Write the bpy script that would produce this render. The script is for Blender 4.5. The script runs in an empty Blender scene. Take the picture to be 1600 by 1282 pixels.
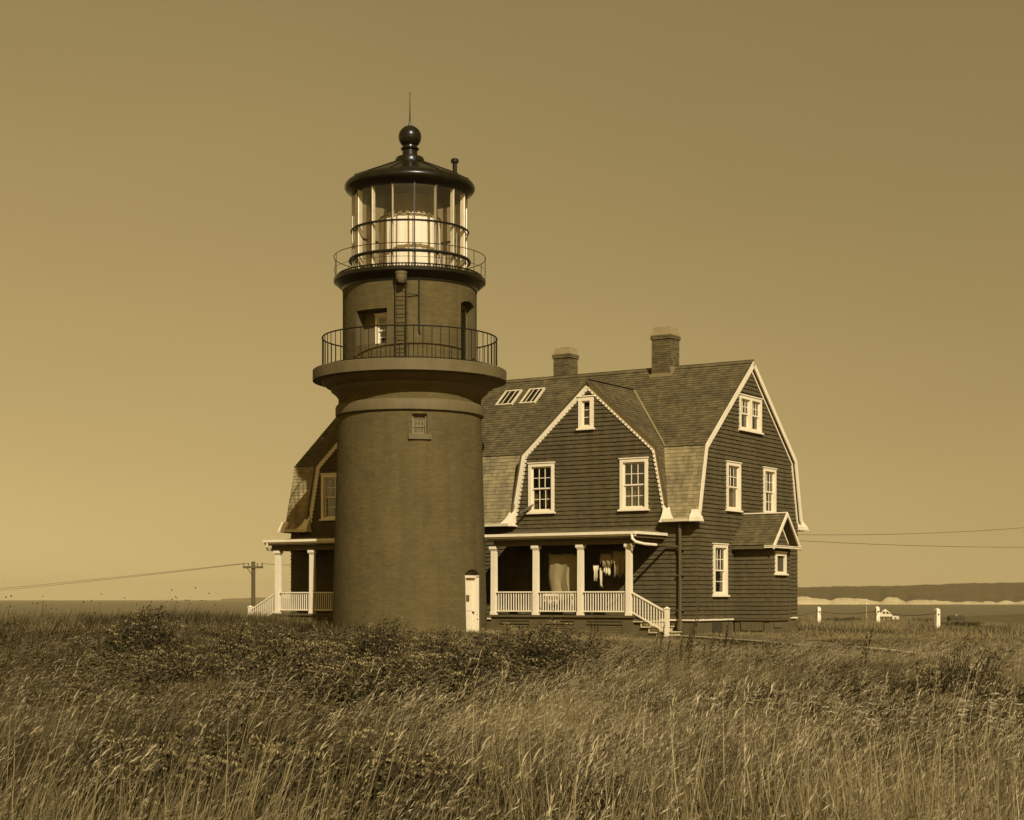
import bpy, bmesh, math, random
import numpy as np
from mathutils import Matrix, Vector
from mathutils import noise as mnoise
from mathutils.geometry import tessellate_polygon
random.seed(7); rng = np.random.default_rng(7)
SC = bpy.context.scene; COL = SC.collection
R = math.radians; PI = math.pi

# ------------------------------------------------------------------ camera
cd = bpy.data.cameras.new('camera'); cam = bpy.data.objects.new('camera', cd); COL.objects.link(cam)
cam.location = (0, 0, 1.7); cam.rotation_euler = (R(90), 0, 0)
cd.sensor_width = 36; cd.lens = 58.5; cd.shift_y = 0.18375
cd.clip_start = 0.1; cd.clip_end = 60000
SC.camera = cam

# ------------------------------------------------------------------ sky and sun (old toned print: everything in one brown hue)
SUN_AZ, SUN_EL = 16.5, 35.0            # azimuth to the right of straight behind the camera
w = bpy.data.worlds.new('World'); SC.world = w; w.use_nodes = True
nt = w.node_tree; nt.nodes.clear()
sky = nt.nodes.new('ShaderNodeTexSky'); sky.sky_type = 'NISHITA'; sky.sun_disc = False
sky.sun_elevation = R(SUN_EL); sky.sun_rotation = R(180 - SUN_AZ)
sky.air_density = 1.0; sky.dust_density = 1.6; sky.ozone_density = 1.0
tcw = nt.nodes.new('ShaderNodeTexCoord'); sxw = nt.nodes.new('ShaderNodeSeparateXYZ'); cxw = nt.nodes.new('ShaderNodeCombineXYZ')
mxw = nt.nodes.new('ShaderNodeMath'); mxw.operation = 'MAXIMUM'; mxw.inputs[1].default_value = 0.0
adw = nt.nodes.new('ShaderNodeMath'); adw.operation = 'ADD'; adw.inputs[1].default_value = 0.14        # the murk right on the horizon is left out
nt.links.new(tcw.outputs['Generated'], sxw.inputs[0]); nt.links.new(sxw.outputs[0], cxw.inputs[0]); nt.links.new(sxw.outputs[1], cxw.inputs[1])
nt.links.new(sxw.outputs[2], mxw.inputs[0]); nt.links.new(mxw.outputs[0], adw.inputs[0]); nt.links.new(adw.outputs[0], cxw.inputs[2]); nt.links.new(cxw.outputs[0], sky.inputs['Vector'])
bw = nt.nodes.new('ShaderNodeRGBToBW')
gam = nt.nodes.new('ShaderNodeMath'); gam.operation = 'POWER'; gam.inputs[1].default_value = 0.8
tint = nt.nodes.new('ShaderNodeVectorMath'); tint.operation = 'SCALE'; tint.inputs[0].default_value = (1.0, 0.725, 0.29)
bg = nt.nodes.new('ShaderNodeBackground'); bg.inputs['Strength'].default_value = 0.141
wo = nt.nodes.new('ShaderNodeOutputWorld')
nt.links.new(sky.outputs[0], bw.inputs[0]); nt.links.new(bw.outputs[0], gam.inputs[0])
nzw = nt.nodes.new('ShaderNodeTexNoise'); nzw.inputs['Scale'].default_value = 3.0; nzw.inputs['Detail'].default_value = 5      # thin uneven veil of high haze
mpw = nt.nodes.new('ShaderNodeMapping'); mpw.inputs['Scale'].default_value = (1, 1, 3.5); nt.links.new(tcw.outputs['Generated'], mpw.inputs[0]); nt.links.new(mpw.outputs[0], nzw.inputs['Vector'])
vlw = nt.nodes.new('ShaderNodeMath'); vlw.operation = 'MULTIPLY_ADD'; vlw.inputs[1].default_value = .16; vlw.inputs[2].default_value = .92; nt.links.new(nzw.outputs[0], vlw.inputs[0])
sdw = nt.nodes.new('ShaderNodeMath'); sdw.operation = 'MULTIPLY_ADD'; sdw.inputs[1].default_value = -.26; nt.links.new(sxw.outputs[0], sdw.inputs[0]); nt.links.new(vlw.outputs[0], sdw.inputs[2])   # hazier, paler towards the left
muw = nt.nodes.new('ShaderNodeMath'); muw.operation = 'MULTIPLY'; nt.links.new(gam.outputs[0], muw.inputs[0]); nt.links.new(sdw.outputs[0], muw.inputs[1])
nt.links.new(muw.outputs[0], tint.inputs['Scale']); nt.links.new(tint.outputs[0], bg.inputs['Color'])
nt.links.new(bg.outputs[0], wo.inputs['Surface'])
sl = bpy.data.lights.new('sun', 'SUN'); sl.energy = 5.0; sl.angle = R(0.55); sl.color = (1.0, 0.97, 0.90)
sun = bpy.data.objects.new('sun', sl); COL.objects.link(sun)
sd = Vector((math.sin(R(SUN_AZ)) * math.cos(R(SUN_EL)), -math.cos(R(SUN_AZ)) * math.cos(R(SUN_EL)), math.sin(R(SUN_EL))))
sun.rotation_euler = sd.to_track_quat('Z', 'Y').to_euler(); sun.location = (20, -40, 40)
vs = SC.view_settings; vs.view_transform = 'Standard'; vs.look = 'None'; vs.exposure = 0.22; vs.gamma = 1.0
vs.use_curve_mapping = False

# ------------------------------------------------------------------ materials
def tone(v):
    """a grey reflectance as the brown of the print"""
    return (v, v * (0.70 + 0.19 * v), v * (0.185 + 0.50 * v), 1)
def new_mat(name):
    m = bpy.data.materials.new(name); m.use_nodes = True
    n = m.node_tree; b = n.nodes['Principled BSDF']
    return m, n, b
def mat(name, v, rough=0.7, vary=0.25, scale=3.0, island=0.0, bump=0.0, bscale=40.0, metal=0.0, spec=0.3, stain=0.0, stretch=(1, 1, 1)):
    """v reflectance; vary: large noise; island: variation from piece to piece; stain: dark weathering streaks"""
    m, n, b = new_mat(name); N, L = n.nodes, n.links
    b.inputs['Roughness'].default_value = rough; b.inputs['Metallic'].default_value = metal
    b.inputs['Specular IOR Level'].default_value = spec
    tc = N.new('ShaderNodeTexCoord'); mp = N.new('ShaderNodeMapping'); mp.inputs['Scale'].default_value = stretch
    L.new(tc.outputs['Object'], mp.inputs['Vector'])
    nz = N.new('ShaderNodeTexNoise'); nz.inputs['Scale'].default_value = scale; nz.inputs['Detail'].default_value = 6
    nz.inputs['Roughness'].default_value = 0.65; L.new(mp.outputs[0], nz.inputs['Vector'])
    mr = N.new('ShaderNodeMapRange'); mr.inputs['From Min'].default_value = .25; mr.inputs['From Max'].default_value = .75
    mr.inputs['To Min'].default_value = 1 - vary; mr.inputs['To Max'].default_value = 1 + vary
    L.new(nz.outputs['Fac'], mr.inputs['Value'])
    fac = mr.outputs[0]
    if island:
        g = N.new('ShaderNodeNewGeometry'); mi = N.new('ShaderNodeMapRange')
        mi.inputs['To Min'].default_value = 1 - island; mi.inputs['To Max'].default_value = 1 + island
        L.new(g.outputs['Random Per Island'], mi.inputs['Value'])
        mm = N.new('ShaderNodeMath'); mm.operation = 'MULTIPLY'; L.new(fac, mm.inputs[0]); L.new(mi.outputs[0], mm.inputs[1]); fac = mm.outputs[0]
    if stain:
        ms = N.new('ShaderNodeMapping'); ms.inputs['Scale'].default_value = (1.6, 1.6, .18); L.new(tc.outputs['Object'], ms.inputs['Vector'])
        n2 = N.new('ShaderNodeTexNoise'); n2.inputs['Scale'].default_value = 2.2; n2.inputs['Detail'].default_value = 5; L.new(ms.outputs[0], n2.inputs['Vector'])
        m2 = N.new('ShaderNodeMapRange'); m2.inputs['From Min'].default_value = .35; m2.inputs['From Max'].default_value = .62
        m2.inputs['To Min'].default_value = 1 - stain; m2.inputs['To Max'].default_value = 1.0; L.new(n2.outputs['Fac'], m2.inputs['Value'])
        mm = N.new('ShaderNodeMath'); mm.operation = 'MULTIPLY'; L.new(fac, mm.inputs[0]); L.new(m2.outputs[0], mm.inputs[1]); fac = mm.outputs[0]
    sc = N.new('ShaderNodeVectorMath'); sc.operation = 'SCALE'; sc.inputs[0].default_value = tone(v * .74)[:3]
    L.new(fac, sc.inputs['Scale']); L.new(sc.outputs[0], b.inputs['Base Color'])
    if bump:
        nb = N.new('ShaderNodeTexNoise'); nb.inputs['Scale'].default_value = bscale; nb.inputs['Detail'].default_value = 4
        L.new(mp.outputs[0], nb.inputs['Vector']); bp = N.new('ShaderNodeBump'); bp.inputs['Strength'].default_value = bump
        bp.inputs['Distance'].default_value = .02; L.new(nb.outputs['Fac'], bp.inputs['Height']); L.new(bp.outputs[0], b.inputs['Normal'])
    return m
def glass_mat(name, refl=.12, tr=.86):
    m, n, b = new_mat(name); N, L = n.nodes, n.links; N.remove(b)
    t = N.new('ShaderNodeBsdfTransparent'); t.inputs[0].default_value = (tr, tr * .99, tr * .97, 1)
    g = N.new('ShaderNodeBsdfGlossy'); g.inputs['Roughness'].default_value = .03; g.inputs[0].default_value = (.9, .88, .8, 1)
    ge = N.new('ShaderNodeNewGeometry'); dt = N.new('ShaderNodeVectorMath'); dt.operation = 'DOT_PRODUCT'; L.new(ge.outputs['Incoming'], dt.inputs[0]); L.new(ge.outputs['Normal'], dt.inputs[1])
    ab = N.new('ShaderNodeMath'); ab.operation = 'ABSOLUTE'; L.new(dt.outputs['Value'], ab.inputs[0]); om = N.new('ShaderNodeMath'); om.operation = 'SUBTRACT'; om.inputs[0].default_value = 1; L.new(ab.outputs[0], om.inputs[1])
    pw = N.new('ShaderNodeMath'); pw.operation = 'POWER'; pw.inputs[1].default_value = 5; L.new(om.outputs[0], pw.inputs[0])
    ad = N.new('ShaderNodeMath'); ad.operation = 'MULTIPLY_ADD'; ad.use_clamp = True; ad.inputs[1].default_value = .8; ad.inputs[2].default_value = .03 + refl * .3; L.new(pw.outputs[0], ad.inputs[0])
    mx = N.new('ShaderNodeMixShader'); L.new(ad.outputs[0], mx.inputs[0]); L.new(t.outputs[0], mx.inputs[1]); L.new(g.outputs[0], mx.inputs[2])
    L.new(mx.outputs[0], N['Material Output'].inputs['Surface']); return m
M = {}
M['brick'] = mat('painted_brick', .12, .88, .16, 1.1, island=.09, bump=.15, bscale=30, stain=.14, spec=.12)
M['mortar'] = mat('brick_joint', .105, .9, .15, 2)
M['stone'] = mat('painted_stone', .14, .75, .14, 1.5, bump=.1, bscale=12, stain=.15)
M['iron'] = mat('black_iron', .018, .42, .3, 4, spec=.3)
M['roofiron'] = mat('dark_lantern_metal', .016, .28, .35, 3, spec=.25, stain=.3)
M['bar'] = mat('pale_lantern_bar', .85, .5, .1, 3)
M['white'] = mat('white_paint', .87, .5, .07, 2.5, bump=.05, stain=.08)
M['whited'] = mat('white_paint_weathered', .70, .6, .12, 2.5, bump=.08, stain=.15)
M['wallsh'] = mat('wall_shingle', .098, .85, .16, .9, island=.11, bump=.3, bscale=30, stain=.2)
M['roofsh'] = mat('roof_shingle', .132, .85, .22, .7, island=.24, bump=.3, bscale=30, stain=.3)
M['lowsh'] = mat('pale_weathered_shingle', .315, .85, .18, .8, island=.22, bump=.3, bscale=30, stain=.34)
M['sheath'] = mat('wall_boarding', .09, .9, .1, 2)
M['stone2'] = mat('foundation_masonry', .12, .85, .2, 2, bump=.3, bscale=9, stain=.2)
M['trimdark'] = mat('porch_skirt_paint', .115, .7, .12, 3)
M['chim'] = mat('chimney_brick', .13, .85, .2, 4, island=.3, bump=.2)
M['cap'] = mat('chimney_cap_plaster', .30, .85, .2, 4, bump=.2)
M['chim2'] = mat('grey_window_paint', .19, .7, .12, 3)
M['lead'] = mat('flashing_lead', .24, .6, .15, 4)
M['drain'] = mat('downspout_paint', .095, .6, .15, 3)
M['wood'] = mat('pole_wood', .10, .85, .25, 3, bump=.3, stretch=(4, 4, .5))
M['step'] = mat('step_wood', .55, .75, .15, 3)
M['slat'] = mat('lattice_slat', .19, .7, .15, 3)
M['floor'] = mat('porch_floor_paint', .11, .7, .15, 3)
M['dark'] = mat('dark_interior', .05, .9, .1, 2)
M['curtain'] = mat('window_curtain', .35, .9, .2, 8, stretch=(6, 6, .4))
M['lenscloth'] = mat('lens_curtain_cloth', 1.12, .8, .10, 2.0, stretch=(3, 3, .3))
M['brass'] = mat('lens_metal', .26, .4, .25, 5)
M['cloth'] = mat('laundry_cloth', .72, .85, .1, 3)
M['clothgrey'] = mat('laundry_grey_cloth', .27, .85, .15, 3)
M['clothdark'] = mat('laundry_dark_cloth', .06, .9, .15, 3)
M['wire'] = mat('wire_metal', .10, .6, .1, 1)
M['plaque'] = mat('door_plaque', .14, .5, .2, 9)
M['glass'] = glass_mat('window_glass', .25, .75)
M['dglass'] = glass_mat('skylight_glass', .0, .6)
M['lglass'] = glass_mat('lantern_glass', .03, .93)
M['farwall'] = mat('far_house_paint', .75, .7, .06, .5)
M['farroof'] = mat('far_house_roof', .14, .8, .2, .6)
M['fardark'] = mat('far_dark_house', .04, .8, .2, .6)
M['path'] = mat('worn_earth', .12, .95, .3, 2.5, bump=.4, bscale=8)
M['sand'] = mat('path_sand', .5, .95, .25, 2.5, bump=.3, bscale=14)

# ------------------------------------------------------------------ helpers
class MB:
    def __init__(s): s.v = []; s.f = []
    def add(s, vs, fs):
        k = len(s.v); s.v += [tuple(p) for p in vs]; s.f += [tuple(i + k for i in f) for f in fs]
    def box(s, x0, x1, y0, y1, z0, z1, taper=0):
        t = taper
        s.add([(x0, y0, z0), (x1, y0, z0), (x1, y1, z0), (x0, y1, z0), (x0 + t, y0 + t, z1), (x1 - t, y0 + t, z1), (x1 - t, y1 - t, z1), (x0 + t, y1 - t, z1)],
              [(0, 3, 2, 1), (4, 5, 6, 7), (0, 1, 5, 4), (1, 2, 6, 5), (2, 3, 7, 6), (3, 0, 4, 7)])
    def beam(s, p0, p1, wv, hv):
        """bar of section wv x hv (vectors) from p0 to p1, centred on the line"""
        p0, p1, wv, hv = map(Vector, (p0, p1, wv, hv)); vs = []
        for p in (p0, p1):
            vs += [p - wv / 2 - hv / 2, p + wv / 2 - hv / 2, p + wv / 2 + hv / 2, p - wv / 2 + hv / 2]
        s.add(vs, [(0, 3, 2, 1), (4, 5, 6, 7), (0, 1, 5, 4), (1, 2, 6, 5), (2, 3, 7, 6), (3, 0, 4, 7)])
    def cyl(s, p0, p1, r0, r1=None, n=10):
        r1 = r0 if r1 is None else r1; p0, p1 = Vector(p0), Vector(p1); d = (p1 - p0).normalized()
        a = d.orthogonal().normalized(); b = d.cross(a); vs = []
        for p, r in ((p0, r0), (p1, r1)):
            vs += [p + (a * math.cos(2 * PI * i / n) + b * math.sin(2 * PI * i / n)) * r for i in range(n)]
        fs = [(i, (i + 1) % n, n + (i + 1) % n, n + i) for i in range(n)] + [tuple(range(n - 1, -1, -1)), tuple(range(n, 2 * n))]
        s.add(vs, fs)
    def tube(s, pts, r, n=6, closed=False):
        pts = [Vector(p) for p in pts]; m = len(pts); vs = []; fs = []
        ref = Vector((0, 0, 1))
        for i, p in enumerate(pts):
            q0 = pts[(i - 1) % m] if (i or closed) else p; q1 = pts[(i + 1) % m] if (i < m - 1 or closed) else p
            d = (q1 - q0).normalized(); a = d.cross(ref)
            if a.length < 1e-3: a = d.cross(Vector((1, 0, 0)))
            a.normalize(); b = d.cross(a)
            vs += [p + (a * math.cos(2 * PI * k / n) + b * math.sin(2 * PI * k / n)) * r for k in range(n)]
        for i in range(m if closed else m - 1):
            j = (i + 1) % m
            fs += [(i * n + k, i * n + (k + 1) % n, j * n + (k + 1) % n, j * n + k) for k in range(n)]
        if not closed: fs += [tuple(range(n)), tuple(range((m - 1) * n, m * n))]
        s.add(vs, fs)
    def lathe(s, prof, n=64, c=(0, 0), cap=True):
        vs = []; fs = []; m = len(prof)
        for i in range(n):
            a = 2 * PI * i / n
            vs += [(c[0] + r * math.cos(a), c[1] + r * math.sin(a), z) for r, z in prof]
        for i in range(n):
            j = (i + 1) % n
            fs += [(i * m + k, j * m + k, j * m + k + 1, i * m + k + 1) for k in range(m - 1)]
        if cap:
            if prof[0][0] > 1e-4: fs.append(tuple(i * m for i in range(n - 1, -1, -1)))
            if prof[-1][0] > 1e-4: fs.append(tuple(i * m + m - 1 for i in range(n)))
        s.add(vs, fs)
    def prism(s, poly, T):
        """poly: 2-D outline, T(p, k) -> 3-D point for the two ends k=0,1"""
        n = len(poly); vs = [T(p, 0) for p in poly] + [T(p, 1) for p in poly]
        fs = [(i, (i + 1) % n, n + (i + 1) % n, n + i) for i in range(n)] + [tuple(range(n - 1, -1, -1)), tuple(range(n, 2 * n))]
        s.add(vs, fs)
    def mesh(s, name, m=None, smooth=False, fix=True):
        me = bpy.data.meshes.new(name); me.from_pydata(s.v, [], s.f)
        if fix:
            b = bmesh.new(); b.from_mesh(me); bmesh.ops.recalc_face_normals(b, faces=b.faces); b.to_mesh(me); b.free()
        if m: me.materials.append(m)
        if smooth:
            me.polygons.foreach_set('use_smooth', [True] * len(me.polygons))
            me.set_sharp_from_angle(angle=R(40))
        me.update(); return me
    def build(s, name, m, parent=None, smooth=False, fix=True, **kw):
        return obj(name, s.mesh(name, m, smooth, fix), parent, **kw)
def obj(name, me, parent=None, kind=None, loc=None, M4=None, label=None):
    o = bpy.data.objects.new(name, me); COL.objects.link(o)
    if parent: o.parent = parent
    if loc: o.location = loc
    if M4 is not None: o.matrix_local = M4
    if kind: o['kind'] = kind
    if label: o['label'] = label
    return o
def thing(name, label, cat, loc=(0, 0, 0), rz=0, group=None):
    o = bpy.data.objects.new(name, None); COL.objects.link(o); o.empty_display_size = .3
    o.location = loc; o.rotation_euler = (0, 0, rz); o['label'] = label; o['category'] = cat
    if group: o['group'] = group
    return o
def tag(o, label, cat, group=None):
    o['label'] = label; o['category'] = cat
    if group: o['group'] = group
    return o
def Mx(o, x, y, z):
    """local frame: origin o, axes x (right), y (into the wall), z (up)"""
    m = Matrix.Identity(4)
    for i, a in enumerate((x, y, z)):
        for k in range(3): m[k][i] = a[k]
    for k in range(3): m[k][3] = o[k]
    return m
def sm(a, b, x):
    t = np.clip((x - a) / (b - a), 0, 1); return t * t * (3 - 2 * t)

# ------------------------------------------------------------------ terrain
SEA = -16.0
def ground_z(X, Y):
    X = np.asarray(X, float); Y = np.asarray(Y, float)
    g = .52 * sm(16, 50, Y) + .30 * sm(-2, -8, X) * sm(20, 38, Y) - .30 * sm(8, 16, X) * sm(24, 50, Y)
    g = g + .05 * np.sin(X * .9 + 1.3) * np.sin(Y * .7) * sm(0, 10, Y) * (1 - sm(42, 48, Y)) + .03 * np.sin(X * 2.1 + Y * 1.3)*(1 - sm(42, 48, Y))
    g = g - .55 * sm(19, 34, X) * sm(52, 100, Y)
    side = sm(-12, 10, X / np.maximum(Y, 30) * 60)                 # 0 on the left, 1 on the right
    yb = 62 + 44 * side; d = np.maximum(Y - yb, 0)
    right = 15.0 * (1 - np.exp(-d / 230)) ; left = 26 * (1 - np.exp(-d / 110))
    g = g - (left * (1 - side) + right * side)
    g = g - 8 * sm(1180, 1480, Y + .15 * np.abs(X - 330))
    g = g + 7.0 * np.exp(-((X - 400) / 120) ** 2 - ((Y - 1130) / 160) ** 2)
    return g
def build_ground():
    ys = np.concatenate([np.linspace(-30, 4, 10), np.linspace(5, 60, 90), np.geomspace(61, 1900, 90)])
    us = np.linspace(-1, 1, 161); us = np.sign(us) * np.abs(us) ** 1.15
    V = []
    for y in ys:
        h = 45 + .75 * max(y, 0); x = us * h
        z = ground_z(x, np.full_like(x, y))
        V.append(np.stack([x, np.full_like(x, y), z], 1))
    V = np.concatenate(V); n = len(us)
    F = [(r * n + c, r * n + c + 1, (r + 1) * n + c + 1, (r + 1) * n + c) for r in range(len(ys) - 1) for c in range(n - 1)]
    me = bpy.data.meshes.new('ground'); me.from_pydata(V.tolist(), [], F)
    m, nn, b = new_mat('field_soil'); N, L = nn.nodes, nn.links
    b.inputs['Roughness'].default_value = .95; b.inputs['Specular IOR Level'].default_value = .1
    g = N.new('ShaderNodeNewGeometry'); sx = N.new('ShaderNodeSeparateXYZ'); L.new(g.outputs['Position'], sx.inputs[0])
    n1 = N.new('ShaderNodeTexNoise'); n1.inputs['Scale'].default_value = .55; n1.inputs['Detail'].default_value = 8; n1.inputs['Roughness'].default_value = .7
    L.new(g.outputs['Position'], n1.inputs['Vector'])
    n3 = N.new('ShaderNodeTexNoise'); n3.inputs['Scale'].default_value = .02; n3.inputs['Detail'].default_value = 8; n3.inputs['Roughness'].default_value = .7
    L.new(g.outputs['Position'], n3.inputs['Vector'])
    av = N.new('ShaderNodeMath'); av.operation = 'ADD'; L.new(n1.outputs[0], av.inputs[0]); L.new(n3.outputs[0], av.inputs[1])
    cr = N.new('ShaderNodeValToRGB'); e = cr.color_ramp.elements
    e[0].position = .36; e[0].color = tone(.045); e[1].position = .66; e[1].color = tone(.13)
    hv = N.new('ShaderNodeMath'); hv.operation = 'MULTIPLY'; hv.inputs[1].default_value = .5; L.new(av.outputs[0], hv.inputs[0]); L.new(hv.outputs[0], cr.inputs[0])
    # sand along the shore
    ma = N.new('ShaderNodeMath'); ma.operation = 'MULTIPLY_ADD'; ma.inputs[1].default_value = 1.6; L.new(n3.outputs[0], ma.inputs[0]); L.new(sx.outputs['Z'], ma.inputs[2])
    ms = N.new('ShaderNodeMapRange'); ms.inputs['From Min'].default_value = -14.1; ms.inputs['From Max'].default_value = -14.5
    L.new(ma.outputs[0], ms.inputs['Value'])
    mx = N.new('ShaderNodeMix'); mx.data_type = 'RGBA'; L.new(ms.outputs[0], mx.inputs['Factor']); L.new(cr.outputs[0], mx.inputs['A']); mx.inputs['B'].default_value = tone(.34)
    L.new(mx.outputs['Result'], b.inputs['Base Color'])
    me.materials.append(m); me.polygons.foreach_set('use_smooth', [True] * len(me.polygons))
    o = obj('ground', me, kind='structure')
build_ground()
def build_sea():
    mb = MB(); n = 24; ds = [300, 700, 1500, 3000, 6000, 14500]
    vs = []
    for d in ds:
        for i in range(n + 1):
            a = R(-62 + 124 * i / n); vs.append((d * math.sin(a), d * math.cos(a), SEA))
    fs = [(r * (n + 1) + c, r * (n + 1) + c + 1, (r + 1) * (n + 1) + c + 1, (r + 1) * (n + 1) + c) for r in range(len(ds) - 1) for c in range(n)]
    mb.add(vs, fs)
    m, nn, b = new_mat('sea_water'); N, L = nn.nodes, nn.links
    b.inputs['Base Color'].default_value = tone(.085); b.inputs['Roughness'].default_value = .45; b.inputs['Specular IOR Level'].default_value = .35
    g = N.new('ShaderNodeNewGeometry'); mp = N.new('ShaderNodeMapping'); mp.inputs['Scale'].default_value = (.02, .1, 1); L.new(g.outputs['Position'], mp.inputs[0])
    nz = N.new('ShaderNodeTexNoise'); nz.inputs['Scale'].default_value = 1.0; nz.inputs['Detail'].default_value = 6; L.new(mp.outputs[0], nz.inputs['Vector'])
    bp = N.new('ShaderNodeBump'); bp.inputs['Strength'].default_value = .6; bp.inputs['Distance'].default_value = .6; L.new(nz.outputs[0], bp.inputs['Height']); L.new(bp.outputs[0], b.inputs['Normal'])
    mb.build('sea', m, kind='structure', fix=False)
build_sea()
def build_far_shore():
    """wooded hills beyond the water with pale eroded sand bluffs at the waterline"""
    us = np.linspace(-.03, .52, 420); rows = [0, .25, .5, .75, 1.0, 1.4, 2, 3, 4.5, 6.5, 9, 12]
    # hills
    D0 = 4650; V = []; V2 = []
    def fb(x, s, o=0): return mnoise.fractal(Vector((x * s, o, 3.3)), 1.0, 2.0, 5)
    tops = []; rs = random.Random(5); lumps = []; x = -.05
    while x < .6:
        wl = rs.uniform(.010, .034); lumps.append((x + wl / 2, wl * .56, rs.uniform(.45, 1.0))); x += wl * rs.uniform(.75, 1.15)
    for uu in us:
        h = 54 + 16 * np.clip((uu - .17) / .14, 0, 1.6) + 5 * fb(uu, 12) + 2.2 * fb(uu, 60, 4) + 1.1 * fb(uu, 260, 8)
        h *= sm(-.03, .05, uu)
        lp = max(a_ * max(0.0, 1 - abs((uu - c_ + .25 * w_) / (w_ * (.75 if uu < c_ - .25 * w_ else 1.25))) ** 1.7) ** .75 for c_, w_, a_ in lumps)
        cl = 2.5 + 22 * lp * (1 - .62 * float(sm(.215, .26, uu))) + 3.2 * fb(uu, 130, 3) + 1.6 * fb(uu, 420, 6)
        cl = min(cl, 24, max(h * .6, 2)); tops.append((h, cl))
    nr = 14
    for k in range(nr):
        for uu, (h, cl) in zip(us, tops):
            t = k / (nr - 1); d = D0 + 30 + 900 * t
            z = SEA + cl + 1.0 + (h - cl) * math.sin(t * PI / 2) ** 1.0 + (2.2 * mnoise.noise(Vector((uu * 300, t * 9, 0))) if 0 < k < nr - 1 else 0)
            if k == 0: z = SEA + cl * .96
            V.append((uu * d, d, z))
    n = len(us); mb = MB(); mb.add(V, [(r * n + c, r * n + c + 1, (r + 1) * n + c + 1, (r + 1) * n + c) for r in range(nr - 1) for c in range(n - 1)])
    mb.build('far_hills', mat('far_woods', .088, .95, .4, .012, bump=0, spec=.05), kind='structure', smooth=True, fix=False)
    V = []; nr = 6
    for k in range(nr):
        for uu, (h, cl) in zip(us, tops):
            t = k / (nr - 1); d = D0 - 14 + 48 * t - 10 * abs(fb(uu, 60, 2)) * (1 - t)
            V.append((uu * d, d, SEA - .5 + (cl + .8) * t ** .85))
    mb = MB(); mb.add(V, [(r * n + c, r * n + c + 1, (r + 1) * n + c + 1, (r + 1) * n + c) for r in range(nr - 1) for c in range(n - 1)])
    mb.build('sand_bluffs', mat('bluff_sand', .5, .95, .3, .02, spec=.05), kind='structure', fix=False)
    # a low far point on the left horizon
    V = []
    for uu in np.linspace(-.175, -.11, 40):
        t = (uu + .175) / .065; hh = 12 + 10 * math.sin(PI * t) + 3 * fb(uu, 90, 5)
        for d, z in ((9000, SEA - 1), (9060, SEA + hh * .6), (9300, SEA + hh)): V.append((uu * d, d, z))
    mb = MB(); mb.add(V, [(c * 3 + r, c * 3 + 3 + r, c * 3 + 4 + r, c * 3 + 1 + r) for c in range(39) for r in range(2)])
    mb.build('far_point', mat('far_point_scrub', .17, .95, .3, .01, spec=.05), kind='structure', fix=False)
build_far_shore()

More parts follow.
